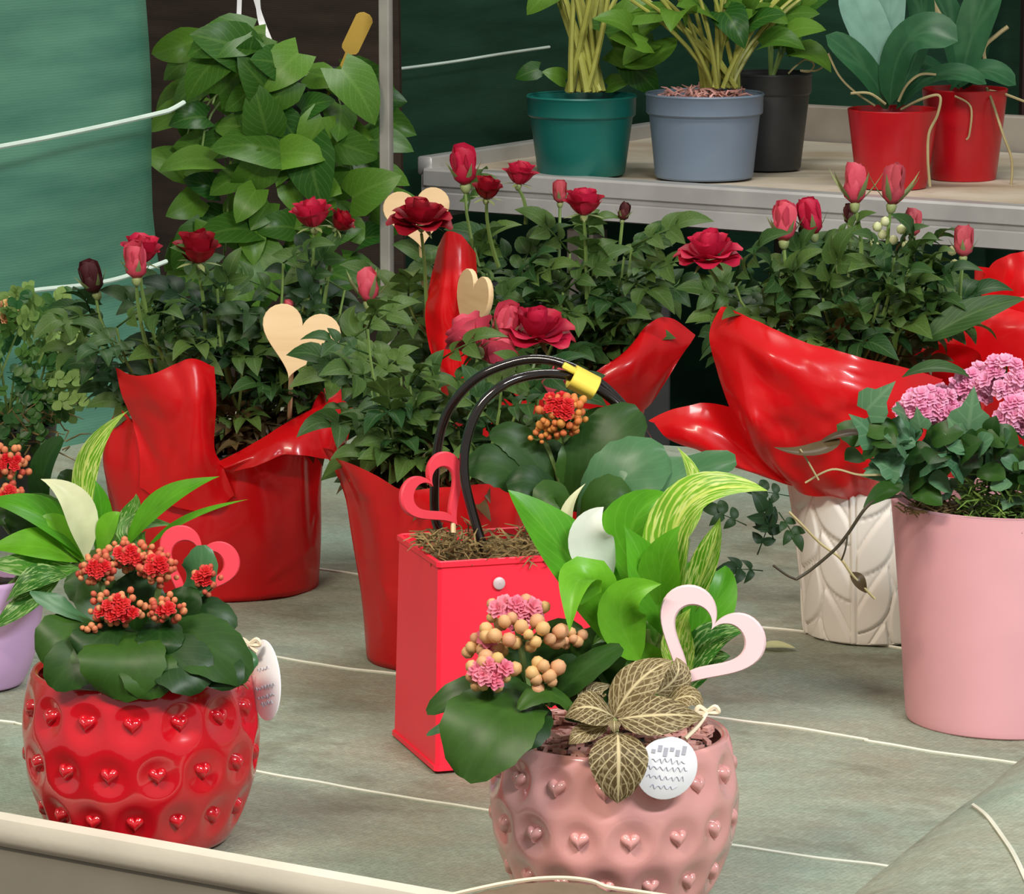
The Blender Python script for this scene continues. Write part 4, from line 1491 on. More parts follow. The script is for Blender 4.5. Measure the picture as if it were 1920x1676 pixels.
for tr, wd, mt, kw in (
    ([(1010, 960, 0), (950, 880, -0.01), (872, 880, -0.01)], 92, 'kal', {}),
    ([(1060, 960, 0), (1120, 850, -0.01), (1200, 770, 0.0)], 130, 'kal', {}),
    ([(1080, 980, -0.02), (1160, 900, -0.035), (1250, 850, -0.03)], 150, 'kal_l', {}),
    ([(1120, 990, -0.03), (1210, 930, -0.045), (1310, 880, -0.03)], 150, 'kal_l', dict(nrm=(-0.3, -0.8, 0.5))),
    ([(1040, 950, 0), (985, 840, 0.0), (918, 820, 0.0)], 70, 'kal', {}),
    ([(1050, 960, 0.01), (1040, 880, 0.01), (1000, 850, 0.01)], 90, 'kal', {}),
    ([(1060, 980, -0.02), (1010, 910, -0.03), (950, 910, -0.03)], 70, 'kal', {}),
    ([(1080, 960, 0.02), (1130, 830, 0.02), (1150, 765, 0.02)], 110, 'kal', {}),
    ([(1150, 980, 0.0), (1270, 900, 0.0), (1380, 862, 0.0)], 100, 'kal_l', dict(nrm=(0.1, -0.5, 0.85))),
    ([(1060, 990, -0.03), (1040, 930, -0.04), (1010, 960, -0.045)], 70, 'kal', {}),
    ([(1090, 1000, -0.03), (1130, 940, -0.05), (1180, 950, -0.05)], 110, 'kal', {}),
    ([(1100, 960, 0.01), (1090, 880, 0.0), (1060, 830, 0.0)], 100, 'kal', {}),
):
    a = dict(KL); a.update(kw)
    hleaf(rM, YM, tr, wd, M[mt], **a)
cluster(rM, YM - 0.01, 1056, 778, 46, 40, 34, 12, 'fl_or', 'fl_red', 17, 26, 120, (1075, 930), upper=True)
cluster(rM, YM - 0.005, 1020, 815, 26, 16, 10, 0, 'fl_or', 'fl_red', 13, 20, 121, (1060, 930))
ring_heart('heart_pick', at(822, 932, k0.y + 0.045), 0.049, 0.0085, 0.004, axes_for(0.55, 0.62), 'redpaint', 'red open heart pick stuck in the moss of the red bag', at(850, 1035, k0.y + 0.04))


# ================================================================== wrapped roses
def wrapper(root, cx, by, s0, Y, ctrl, seed, n=120, amp=0.0025, mat='film', rows_n=26):
    """red film gathered round a pot. ctrl: angle (0 = towards the camera, + = to the right) -> profile of
    (radius, height) pairs in pixels of the photograph at the pot's depth; between angles it is interpolated"""
    C = at(cx, by, Y)
    s = scl(C)
    al = math.asin(min(1, (CAMZ - C.z) / (C - CP).length))
    keys = sorted(ctrl)
    K = len(ctrl[keys[0]])

    def prof_at(a):
        a = (a + 180) % 360 - 180
        ks = [keys[-1] - 360] + keys + [keys[0] + 360]
        for i in range(len(ks) - 1):
            if ks[i] <= a <= ks[i + 1]:
                t = (a - ks[i]) / (ks[i + 1] - ks[i])
                t = t * t * (3 - 2 * t)
                p0, p1 = ctrl[(ks[i] + 180) % 360 - 180] if (ks[i] + 180) % 360 - 180 in ctrl else ctrl[ks[i]], ctrl[(ks[i + 1] + 180) % 360 - 180] if (ks[i + 1] + 180) % 360 - 180 in ctrl else ctrl[ks[i + 1]]
                return [(p0[k][0] * (1 - t) + p1[k][0] * t, p0[k][1] * (1 - t) + p1[k][1] * t) for k in range(K)]
    grid = []
    for i in range(n):
        a = -180 + 360 * i / n
        ar = math.radians(a)
        P = prof_at(a)
        pp_ = []
        for r, y in P:
            h = ((by - y) / s + (r / s) * math.cos(ar) * math.sin(al)) / math.cos(al)
            pp_.append(Vector((r / s, h, 0)))
        sp_ = spline(pp_, max(1, rows_n // (K - 1)))
        col = []
        for j, q in enumerate(sp_):
            u = j / (len(sp_) - 1)
            rr = q.x + amp * u * (noise.noise(Vector((math.sin(ar) * 4, math.cos(ar) * 4, u * 3 + seed))) * 1.6 + math.sin(a * 0.21 + seed + u * 2) * 0.8) * (1 if u > 0.15 else u / 0.15)
            col.append(Vector((C.x + rr * math.sin(ar), C.y - rr * math.cos(ar), C.z + max(0.0006, q.y))))
        grid.append(col)
    rows = [[grid[i][j] for i in range(n)] for j in range(len(grid[0]))]
    mb = MB().grid(rows, True)
    mb.f.append(tuple(range(n))[::-1])
    return part('wrapper', mb, M[mat], root, angle=0)


def film_flap(root, Y0, rows, name='film_flap', k=7, seed=0.0, amp=0.0022):
    """a free corner of the film, through a net of points"""
    P = [[at(x, y, Y0 + d) for x, y, d in r_] for r_ in rows]
    P = [spline(r_, k) for r_ in P]
    cols = [spline([P[i][j] for i in range(len(P))], k) for j in range(len(P[0]))]
    g = [[cols[j][i] + Vector((0, 1, 0.3)) * amp * (1.6 * (0.5 - abs(noise.noise(Vector((i * 0.07 + j * 0.05 + seed, j * 0.10 - i * 0.04, seed))) * 2.2)) + 0.5 * noise.noise(Vector((i * 0.3, j * 0.27, seed)))) for j in range(len(cols))] for i in range(len(cols[0]))]
    return part(name, MB().grid(g), M['film'], root, angle=0)


def inner_pot(root, C, r, h):
    part('pot', pot_lathe(C, [(r * 0.78, 0.001), (r * 0.8, 0.004), (r * 0.97, h - 0.012), (r, h - 0.010), (r * 1.02, h)], 0.002, 40), M['black'], root)
    soil(root, C, r * 0.95, h - 0.012)


# ---- E, by the netting
pE = on(410, 1095, BZ)
pE.z = BZ + 0.001
YE = pE.y
rE = thing('wrapped_rose', 'potted red rose in red film with a tall front flap standing beside the green netting', 'potted rose', pE, 'miniature roses wrapped in red film')
inner_pot(rE, pE, 0.056, 0.095)
wrapper(rE, 410, 1095, 0, YE, {
    -180: [(150, 1095), (170, 1000), (180, 880), (170, 800)],
    -130: [(165, 1095), (185, 1000), (200, 880), (190, 790)],
    -95: [(165, 1100), (190, 980), (206, 860), (186, 752)],
    -72: [(165, 1105), (190, 990), (214, 865), (184, 766)],
    -50: [(165, 1112), (188, 1000), (204, 890), (186, 800)],
    -28: [(168, 1120), (186, 1010), (170, 920), (150, 850)],
    -10: [(170, 1126), (186, 1010), (168, 920), (150, 870)],
    2: [(175, 1128), (188, 1010), (176, 940), (168, 888)],
    20: [(180, 1126), (190, 1000), (186, 920), (176, 862)],
    45: [(186, 1118), (192, 1000), (190, 910), (184, 845)],
    68: [(188, 1108), (192, 1000), (192, 890), (190, 810)],
    85: [(188, 1100), (192, 980), (194, 870), (192, 785)],
    120: [(180, 1095), (185, 980), (190, 870), (180, 780)],
    150: [(160, 1095), (175, 1000), (180, 870), (170, 790)],
}, 1.0)
film_flap(rE, YE, [
    [(216, 690, -0.050), (255, 704, -0.066), (310, 692, -0.078), (360, 672, -0.082), (402, 686, -0.072)],
    [(228, 735, -0.052), (275, 748, -0.07), (330, 745, -0.084), (376, 738, -0.086), (406, 748, -0.07)],
    [(246, 785, -0.055), (300, 800, -0.072), (340, 810, -0.084), (380, 822, -0.084), (402, 838, -0.072)],
    [(262, 845, -0.058), (310, 875, -0.074), (350, 890, -0.08), (390, 893, -0.08), (420, 880, -0.074)],
    [(262, 915, -0.060), (310, 945, -0.072), (350, 955, -0.076), (400, 955, -0.076), (440, 930, -0.074)]], seed=1.3)
film_flap(rE, YE, [
    [(408, 866, -0.070), (462, 836, -0.068), (530, 796, -0.06), (596, 764, -0.05), (642, 748, -0.04), (694, 802, -0.02)],
    [(420, 876, -0.079), (468, 858, -0.082), (526, 826, -0.078), (585, 808, -0.068), (628, 806, -0.055), (665, 815, -0.03)],
    [(432, 886, -0.076), (474, 872, -0.083), (520, 856, -0.084), (570, 850, -0.078), (614, 862, -0.065), (630, 840, -0.04)]], seed=4.1)
film_flap(rE, YE, [
    [(578, 778, -0.045), (600, 735, -0.035), (638, 716, -0.02)],
    [(584, 780, -0.05), (606, 762, -0.045), (640, 740, -0.03)],
    [(590, 786, -0.05), (614, 782, -0.048), (642, 764, -0.035)]], seed=6.1)
rose_plant(rE, YE, 430, 850, [
    (262, 492, -0.06, 'cup', 66, 'rose', (0.1, 0.15)), (256, 520, -0.075, 'bud', 42, 'rose_p', (0.1, 0), (285, 680)), (370, 492, -0.06, 'cup', 76, 'rose_d', (0.15, 0.05), (385, 640)),
    (588, 425, -0.03, 'cup', 68, 'rose', (0.1, -0.1), (565, 620)), (630, 427, -0.025, 'cup', 46, 'rose_d', (0.2, 0.7), (600, 620)), (690, 565, -0.02, 'longbud', 40, 'rose_p', (0.0, 0.0), (672, 800)),
    (180, 548, 0.0, 'bud', 40, 'rose_m', (0.1, -0.3)), (540, 590, -0.05, 'bud', 18, 'bud_p', (0, 0), (535, 800)),
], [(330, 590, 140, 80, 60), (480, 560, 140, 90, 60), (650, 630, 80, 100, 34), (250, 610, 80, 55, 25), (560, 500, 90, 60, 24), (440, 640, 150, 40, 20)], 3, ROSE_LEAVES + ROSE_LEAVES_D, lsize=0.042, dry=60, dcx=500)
hleaf(rE, YE - 0.03, [(684, 640, 0), (655, 605, 0), (668, 572, 0)], 40, M['rose_leaf'])
solid_heart('heart_pick', at(558, 645, YE - 0.082), 0.056, 0.003, axes_for(-0.27, 0.05), 'pale plywood heart pick among the rose leaves beside the green netting', at(540, 850, YE - 0.01))

# ---- G, behind the red bag
pG = on(838, 1232, BZ)
pG.z = BZ + 0.001
YG = pG.y
rG = thing('wrapped_rose', 'potted rose in red film standing close behind the red bag', 'potted rose', pG, 'miniature roses wrapped in red film')
inner_pot(rG, pG, 0.05, 0.09)
wrapper(rG, 838, 1232, 0, YG, {
    -180: [(140, 1232), (155, 1100), (165, 980), (185, 880)],
    -120: [(145, 1232), (160, 1100), (180, 960), (215, 850)],
    -85: [(150, 1238), (165, 1080), (185, 940), (222, 845)],
    -55: [(150, 1250), (166, 1090), (192, 960), (228, 872)],
    -20: [(155, 1262), (170, 1100), (190, 990), (200, 930)],
    20: [(155, 1262), (170, 1100), (190, 990), (205, 920)],
    70: [(150, 1242), (165, 1090), (185, 960), (215, 880)],
    130: [(145, 1232), (160, 1100), (175, 960), (190, 870)],
}, 4.0)
rose_plant(rG, YG, 850, 950, [
    (1005, 632, 0.05, 'open', 122, 'rose', (0.22, 0.1)), (895, 655, 0.03, 'cup', 84, 'rose_p', (-0.5, -0.5)), (940, 640, 0.05, 'bud', 50, 'rose_p', (0.1, 0.3)), (1030, 745, 0.02, 'bud', 46, 'rose_p', (0.2, 0.2)), (925, 690, 0.03, 'cup', 70, 'rose_p', (-0.7, 0.3)),
], [(720, 680, 110, 90, 35), (700, 820, 90, 40, 25), (800, 830, 130, 70, 35), (950, 800, 130, 70, 35), (760, 740, 70, 70, 20)], 11, ROSE_LEAVES, lsize=0.04, dry=26)

# ---- I, in front of the shelf corner
pI = on(1010, 1045, BZ)
pI.z = BZ + 0.001
YI = pI.y
rI = thing('wrapped_rose', 'potted rose in red film with one tall upright flap below the shelf corner', 'potted rose', pI, 'miniature roses wrapped in red film')
inner_pot(rI, pI, 0.054, 0.1)
wrapper(rI, 1010, 1045, 0, YI, {
    -180: [(130, 1045), (160, 900), (190, 760), (190, 660)],
    -125: [(130, 1045), (160, 900), (190, 700), (180, 600)],
    -95: [(135, 1045), (165, 900), (200, 760), (190, 660)],
    -70: [(140, 1050), (170, 900), (208, 760), (205, 660)],
    -45: [(145, 1060), (175, 900), (215, 760), (240, 690)],
    -10: [(148, 1070), (175, 910), (200, 800), (215, 735)],
    35: [(145, 1062), (175, 890), (200, 800), (215, 730)],
    68: [(140, 1050), (172, 880), (205, 770), (220, 700)],
    90: [(135, 1045), (168, 870), (205, 740), (230, 650)],
    120: [(130, 1045), (165, 880), (200, 700), (230, 610)],
    150: [(130, 1045), (160, 900), (190, 760), (190, 660)],
}, 8.0)
film_flap(rI, YI, [
    [(822, 462, -0.070), (838, 432, -0.085), (868, 445, -0.085), (892, 476, -0.07)],
    [(806, 530, -0.075), (834, 522, -0.09), (866, 524, -0.09), (895, 545, -0.075)],
    [(797, 592, -0.078), (830, 600, -0.092), (862, 604, -0.09), (886, 630, -0.08)],
    [(806, 655, -0.078), (838, 664, -0.09), (864, 676, -0.09), (886, 690, -0.084)],
    [(824, 700, -0.078), (850, 720, -0.086), (874, 735, -0.088), (900, 745, -0.086)]], seed=2.2)
film_flap(rI, YI, [
    [(1175, 662, -0.070), (1216, 608, -0.06), (1258, 596, -0.05), (1304, 628, -0.04)],
    [(1128, 690, -0.082), (1190, 672, -0.078), (1240, 660, -0.066), (1288, 652, -0.05)],
    [(1085, 735, -0.084), (1150, 738, -0.082), (1210, 722, -0.072), (1262, 694, -0.06)],
    [(1080, 800, -0.08), (1140, 800, -0.078), (1190, 780, -0.07), (1220, 760, -0.06)]], seed=5.7)
rose_plant(rI, YI, 1020, 760, [
    (872, 345, 0.0, 'bud', 46, 'rose', (0.1, -0.1)), (912, 372, -0.06, 'cup', 54, 'rose_d', (0.2, 0.1), (935, 500)), (972, 345, -0.01, 'cup', 54, 'rose', (0.05, 0.15), (985, 420)), (1050, 380, 0.02, 'bud', 26, 'bud_p', (0, 0)),
    (1095, 402, -0.06, 'cup', 64, 'rose', (0.15, 0.0), (1100, 560)), (1167, 412, 0.02, 'bud', 22, 'rose_m', (0.1, 0.2)), (790, 420, -0.11, 'open', 104, 'rose_d', (0.16, 0.0), (800, 600)),
], [(950, 490, 110, 80, 50), (1080, 510, 130, 70, 50), (1180, 490, 70, 45, 25), (1020, 590, 150, 70, 40), (830, 560, 80, 100, 25), (1100, 575, 80, 45, 25), (1000, 660, 140, 50, 15)], 17, ROSE_LEAVES, lsize=0.046, dry=30)
solid_heart('heart_pick', at(784, 412, YI - 0.02), 0.05, 0.003, axes_for(0.12, 0.1), 'pale plywood heart pick behind the dark open rose beside the grey pole', at(800, 640, YI + 0.02))
solid_heart('heart_pick', at(886, 580, YI - 0.115), 0.052, 0.004, axes_for(-0.12, -1.1), 'plywood heart pick turned sideways against the tall red flap', at(900, 760, YI - 0.06), sy=1.15)

# ---- white cachepot and J inside it
pW = on(1632, 1186, BZ)
pW.z = BZ + 0.001
PW = [(0.043, 0.0), (0.0455, 0.003), (0.0475, 0.03), (0.0515, 0.07), (0.0575, 0.106), (0.0590, 0.1105), (0.0592, 0.113)]
PW = lerp_prof(PW, 24)


def leaf_relief(a, z):
    """raised leaf sprays round the wall: pairs of pillowed leaves with engraved outlines on vertical stems"""
    NSt = 6
    t = a / (2 * PI) * NSt + 0.32
    cell = math.floor(t)
    x = (t - cell - 0.5) * 2 * PI / NSt * 0.054       # metres from the spray's stem
    if not 0.001 < z < 0.1095:
        return 0.0
    sgn = 1 if x > 0 else -1
    ax_ = abs(x)
    d = 0.0
    for k in range(4, -3, -1):                         # upper leaves lie behind the lower ones
        zb = k * 0.040 + (0.018 if sgn > 0 else 0.0) - 0.010
        dz = z - zb
        al = ax_ * 0.46 + dz * 0.888
        ac = ax_ * 0.888 - dz * 0.46
        Lf, Wf = 0.054, 0.0105
        if 0 < al < Lf:
            u = al / Lf
            ac -= 0.006 * math.sin(PI * u)
            hw = Wf * math.sin(PI * u ** 0.85) ** 0.85
            q = abs(ac) / max(hw, 1e-5)
            e = (hw - abs(ac))
            if e > 0:
                d = 0.0017 * min(1, e / 0.0022)
            elif e > -0.0016:
                d = -0.0013 * (1 - abs(e + 0.0008) / 0.0008)
    if ax_ < 0.0014:
        d = 0.0016
    elif ax_ < 0.0026:
        d = -0.0010
    return d


rW = thing('cachepot', 'white ceramic cachepot with raised leaf relief beside the big pink pot', 'plant pot', pW)
part('pot', pot_lathe(pW, PW, 0.004, 480, leaf_relief), M['white'], rW, angle=0)
pJ = pW + Vector((0, 0, 0.006))
YJ = pJ.y
rJ = thing('wrapped_rose', 'potted rose with upright pink buds in red film standing inside the white leaf pot', 'potted rose', pJ, 'miniature roses wrapped in red film')
inner_pot(rJ, pJ, 0.049, 0.12)
wrapper(rJ, 1632, 1172, 0, YJ, {
    -180: [(112, 1172), (135, 940), (170, 800), (200, 690)],
    -135: [(112, 1172), (135, 940), (185, 820), (220, 700)],
    -90: [(112, 1172), (135, 940), (190, 830), (220, 720)],
    -45: [(112, 1185), (136, 955), (175, 870), (200, 780)],
    0: [(112, 1198), (136, 960), (170, 880), (190, 780)],
    45: [(112, 1190), (136, 955), (175, 870), (205, 760)],
    90: [(112, 1174), (136, 940), (180, 850), (220, 690)],
    135: [(112, 1172), (135, 940), (170, 820), (210, 640)],
}, 12.0, amp=0.003)
film_flap(rJ, YJ, [
    [(1352, 576, -0.045), (1395, 588, -0.062), (1450, 618, -0.078), (1520, 648, -0.09), (1600, 664, -0.096), (1690, 690, -0.085), (1768, 712, -0.06)],
    [(1330, 628, -0.052), (1388, 640, -0.078), (1450, 668, -0.094), (1530, 700, -0.104), (1610, 720, -0.106), (1690, 740, -0.092), (1752, 752, -0.065)],
    [(1344, 692, -0.056), (1398, 720, -0.082), (1460, 748, -0.09), (1540, 770, -0.102), (1610, 782, -0.104), (1684, 792, -0.09), (1738, 800, -0.065)],
    [(1368, 762, -0.056), (1418, 800, -0.088), (1478, 820, -0.082), (1550, 832, -0.092), (1610, 838, -0.092), (1670, 845, -0.08), (1724, 850, -0.06)],
    [(1402, 832, -0.052), (1442, 862, -0.07), (1490, 880, -0.066), (1550, 888, -0.075), (1610, 892, -0.075), (1660, 892, -0.068), (1708, 890, -0.05)],
    [(1470, 900, -0.03), (1490, 916, -0.042), (1520, 928, -0.05), (1560, 934, -0.052), (1610, 938, -0.053), (1655, 936, -0.05), (1700, 930, -0.04)]], seed=3.3, amp=0.0032)
film_flap(rJ, YJ, [
    [(1216, 786, -0.02), (1272, 766, -0.03), (1330, 756, -0.03), (1390, 768, -0.02)],
    [(1232, 800, -0.032), (1290, 800, -0.048), (1352, 808, -0.05), (1412, 828, -0.04)],
    [(1258, 824, -0.036), (1328, 850, -0.05), (1400, 876, -0.054), (1470, 900, -0.045)],
    [(1290, 834, -0.03), (1350, 862, -0.04), (1420, 890, -0.046), (1490, 912, -0.04)]], seed=8.3)
rose_plant(rJ, YJ, 1620, 720, [
    (1330, 485, -0.03, 'open', 112, 'rose', (0.12, -0.05), (1370, 620)), (1470, 450, 0.0, 'bud', 46, 'rose_p', (0.05, 0.0)), (1525, 438, 0.01, 'bud', 44, 'rose', (0.05, -0.2)), (1603, 380, 0.0, 'longbud', 44, 'rose_p', (0, 0), (1612, 520)),
    (1672, 382, 0.0, 'longbud', 44, 'bud_p', (0.05, 0.1), (1668, 520)), (1710, 442, 0.02, 'bud', 32, 'bud_p', (0, 0)), (1806, 480, -0.02, 'bud', 36, 'bud_p', (0, 0), (1803, 640)), (1594, 420, 0.02, 'bud', 24, 'rose_m', (0, 0)),
], [(1610, 520, 130, 90, 60), (1600, 600, 160, 70, 50), (1400, 570, 120, 50, 30), (1500, 540, 80, 60, 25), (1720, 530, 90, 70, 25), (1620, 670, 140, 30, 20)], 23, ROSE_LEAVES, lsize=0.042, dry=8)
hleaf(rJ, YJ - 0.06, [(1730, 640, 0), (1830, 585, 0), (1925, 560, 0.01)], 60, M['rose_leaf'])
PB = MB().ball((0, 0, 0), 0.0035, 4, 6).mesh('pale_bud', M['cream'], 0)
for k, (x, y) in enumerate(((1655, 440), (1640, 455), (1690, 430), (1675, 450), (1660, 415), (1785, 470), (1790, 495), (1700, 460), (1645, 425))):
    inst('pale_bud', PB, rJ, at(x, y, YJ + 0.0))

# ---- K, cropped by the frame
pK = on(2010, 1080, BZ)
pK.z = BZ + 0.001
YK = pK.y
rK = thing('wrapped_rose', 'potted rose in bright red film standing behind the pink blossoms of the big pink pot', 'potted rose', pK, 'miniature roses wrapped in red film')
inner_pot(rK, pK, 0.054, 0.1)
wrapper(rK, 2010, 1080, 0, YK, {
    -180: [(140, 1080), (165, 900), (190, 700), (200, 500)],
    -120: [(140, 1080), (165, 900), (190, 680), (200, 500)],
    -90: [(145, 1085), (170, 900), (195, 700), (172, 520)],
    -60: [(145, 1090), (175, 900), (240, 760), (300, 660)],
    -30: [(148, 1105), (178, 900), (220, 740), (300, 585)],
    10: [(150, 1110), (180, 900), (210, 720), (230, 580)],
    60: [(145, 1090), (170, 900), (200, 720), (220, 600)],
    120: [(140, 1080), (165, 900), (190, 700), (200, 480)],
}, 17.0)
film_flap(rK, YK, [
    [(1838, 535, -0.05), (1860, 495, -0.06), (1895, 478, -0.07), (1940, 466, -0.075)],
    [(1840, 555, -0.055), (1870, 540, -0.065), (1900, 530, -0.075), (1940, 525, -0.08)],
    [(1850, 590, -0.055), (1880, 585, -0.065), (1910, 580, -0.075), (1940, 575, -0.08)]], seed=1.9)
film_flap(rK, YK, [
    [(1742, 630, -0.06), (1800, 592, -0.08), (1862, 566, -0.09), (1940, 552, -0.095)],
    [(1724, 685, -0.065), (1795, 650, -0.092), (1862, 625, -0.102), (1940, 612, -0.105)],
    [(1790, 715, -0.07), (1830, 715, -0.092), (1880, 715, -0.102), (1940, 715, -0.105)],
    [(1800, 780, -0.06), (1840, 790, -0.08), (1890, 790, -0.09), (1940, 790, -0.09)]], seed=9.9)
rose_plant(rK, YK, 2020, 760, [(2060, 420, 0, 'cup', 60, 'rose')], [(2050, 560, 110, 80, 30)], 29, ROSE_LEAVES, lsize=0.042)

# ================================================================== big pink pot with kalanchoe and ivy
pL = on(1885, 1342, BZ)
pL.z = BZ + 0.001
YL = pL.y
rL = thing('flower_pot', 'big smooth pink pot of double pink kalanchoe and trailing ivy', 'potted plant', pL)
part('pot', pot_lathe(pL, lerp_prof([(0.0615, 0.0), (0.063, 0.003), (0.0665, 0.05), (0.0706, 0.1), (0.0738, 0.1345), (0.0742, 0.138)], 5), 0.004, 96), M['pinkmatte'], rL, angle=0)
soil(rL, pL, 0.069, 0.125, bump=0.008)
mb = tuft(MB(), pL + Vector((0.012, -0.04, 0.132)), (0.05, 0.024, 0.012), 420, 0.012, 0.0006, 31)
tuft(mb, pL + Vector((0.0, -0.045, 0.145)), (0.04, 0.02, 0.012), 200, 0.014, 0.0006, 33)
o = part('moss', mb, M['gmoss'], rL)
o['kind'] = 'stuff'
mb = tuft(MB(), pL + Vector((-0.05, -0.028, 0.134)), (0.02, 0.02, 0.006), 140, 0.012, 0.0006, 32)
o = part('dry_moss', mb, M['moss'], rL)
o['kind'] = 'stuff'
for q_, (x, y, rx, ry, nf, dy) in enumerate(((1742, 764, 56, 38, 22, -0.03), (1835, 722, 46, 30, 16, -0.02), (1893, 712, 46, 42, 22, -0.03), (1905, 775, 34, 30, 12, -0.045), (1960, 740, 50, 40, 14, -0.02), (1790, 735, 30, 20, 7, 0.0))):
    cluster(rL, YL + dy, x, y, rx, ry, 0, nf, 'fl_cal', 'fl_cal', 20, 34, 150 + q_, (1880 + (x - 1880) * 0.4, 900))


def ivy_leaf_mb():
    mb = MB()
    out = [(0, 0), (0.28, -0.12), (0.5, 0.12), (0.42, 0.36), (0.22, 0.5), (0, 1.0), (-0.22, 0.5), (-0.42, 0.36), (-0.5, 0.12), (-0.28, -0.12)]
    cen = Vector((0, 0.3, 0.02))
    vs = [cen] + [Vector((x, y, -0.10 * (abs(x) + max(0, y - 0.5)))) for x, y in out]
    mid_ = [cen.lerp(v, 0.5) + Vector((0, 0, 0.025)) for v in vs[1:]]
    n = len(out)
    fs = [(0, n + 1 + k, n + 1 + (k + 1) % n) for k in range(n)] + [(n + 1 + k, 1 + k, 1 + (k + 1) % n, n + 1 + (k + 1) % n) for k in range(n)]
    uv = [(0.3, 0.5)] + [(y, 0.5 + x) for x, y in out] + [((0.3 + y) / 2, 0.5 + x / 2) for x, y in out]
    return mb.add(vs + mid_, fs, uv)


IVY = ivy_leaf_mb().mesh('leaf', M['ivy'], 0)
SMALL = [simple_leaf(M['kal'], 'round', 0.8, b_, fold=0.2, scallop=0.06) for b_ in (0.06, 0.14)] + [simple_leaf(M['ivy'], 'paddle', 0.75, 0.1, fold=0.2, scallop=0.06)]
r = random.Random(41)
for k in range(150):
    x, y = r.uniform(1615, 1960), r.uniform(800, 930)
    if x < 1680 and y > 900:
        continue
    P = at(x, y, YL + r.uniform(-0.07, -0.01))
    d = Vector((r.uniform(-1, 1), r.uniform(-1, 0), r.uniform(-0.3, 0.8)))
    o = inst('leaf', IVY if r.random() < 0.25 else r.choice(SMALL), rL, P, basis(d, (r.uniform(-0.4, 0.4), -0.7, 0.6)), r.uniform(0.013, 0.024))
for tr, wd, mt, kw in (
    ([(1780, 800, -0.05), (1840, 770, -0.06), (1870, 720, -0.06)], 0, 'ivy', {}),
):
    P = at(1815, 805, YL - 0.06)
    inst('leaf', IVY, rL, P, basis((0.1, -0.2, 1), (0, -0.9, 0.4)), 0.028)
for x, y, s_, d, n_ in ((1640, 820, 0.024, (-0.6, -0.3, 0.6), (0.1, -0.8, 0.6)), (1690, 830, 0.024, (-0.3, -0.5, 0.2), (0.1, -0.8, 0.6)), (1625, 770, 0.026, (0.5, -0.2, 0.6), (-0.1, -0.8, 0.6)), (1740, 870, 0.022, (0.3, -0.6, 0.1), (0, -0.8, 0.6)), (1800, 880, 0.022, (-0.4, -0.6, 0.3), (0, -0.8, 0.6)), (1700, 780, 0.02, (-0.4, -0.6, 0.3), (0, -0.8, 0.6))):
    inst('leaf', IVY, rL, at(x, y, YL - 0.065), basis(d, n_), s_)
hleaf(rL, YL - 0.06, [(1575, 822, 0), (1520, 848, -0.01), (1450, 838, -0.01)], 44, M['dry_leaf'], nrm=(0, -0.35, 0.9))
hleaf(rL, YL - 0.05, [(1640, 815, 0), (1580, 815, -0.01), (1525, 838, -0.01)], 26, M['dry_leaf'], nrm=(0, -0.35, 0.9))
hleaf(rL, YL - 0.05, [(1690, 708, 0.03), (1760, 690, 0.02), (1830, 712, 0.02)], 46, M['rose_leaf'], nrm=(0, -0.4, 0.9))


def vine(pts, mat, rad, parent, name='vine'):
    part(name, MB().tube(spline([at(x, y, YL + d) for x, y, d in pts], 6), rad, 5), M[mat], parent)


vine([(1690, 930, -0.06), (1655, 935, -0.075), (1625, 950, -0.085), (1590, 1000, -0.08), (1565, 1030, -0.075), (1520, 1068, -0.07), (1492, 1086, -0.07)], 'stem_d', 0.0011, rL)
vine([(1450, 1060, -0.06), (1475, 1078, -0.065), (1492, 1086, -0.07)], 'stem_d', 0.0008, rL)
vine([(1590, 1000, -0.08), (1585, 1030, -0.082), (1578, 1050, -0.08)], 'stem_d', 0.0006, rL)
vine([(1480, 960, -0.05), (1510, 990, -0.06), (1540, 1020, -0.07), (1575, 1046, -0.075), (1600, 1080, -0.075), (1640, 1122, -0.07)], 'root', 0.0009, rL)
vine([(1535, 900, -0.07), (1512, 860, -0.07), (1500, 842, -0.07)], 'root', 0.0007, rL)
vine([(1660, 890, -0.06), (1610, 890, -0.07), (1560, 880, -0.07), (1510, 905, -0.065)], 'root', 0.0007, rL)
hleaf(rL, YL - 0.07, [(1598, 1072, 0), (1612, 1092, -0.005), (1626, 1112, 0)], 26, M['dry_leaf'], nrm=(0.3, -0.9, 0.2))
for x, y, s_, d in ((1450, 1010, 0.022, (-0.3, -0.3, 0.8)), (1460, 960, 0.018, (0.4, -0.3, -0.6)), (1430, 1070, 0.02, (-0.6, -0.3, 0.1)), (1400, 985, 0.02, (-0.7, 0.1, 0.3)), (1480, 930, 0.018, (-0.7, 0.1, 0.1)), (1420, 1040, 0.02, (0.3, 0.1, 0.8))):
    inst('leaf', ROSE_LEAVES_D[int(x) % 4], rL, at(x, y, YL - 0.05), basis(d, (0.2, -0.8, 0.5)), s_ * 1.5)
hleaf(rL, YL - 0.065, [(1690, 905, 0), (1655, 925, -0.012), (1618, 952, -0.02)], 44, M['kal'], nrm=(-0.2, -0.7, 0.7))

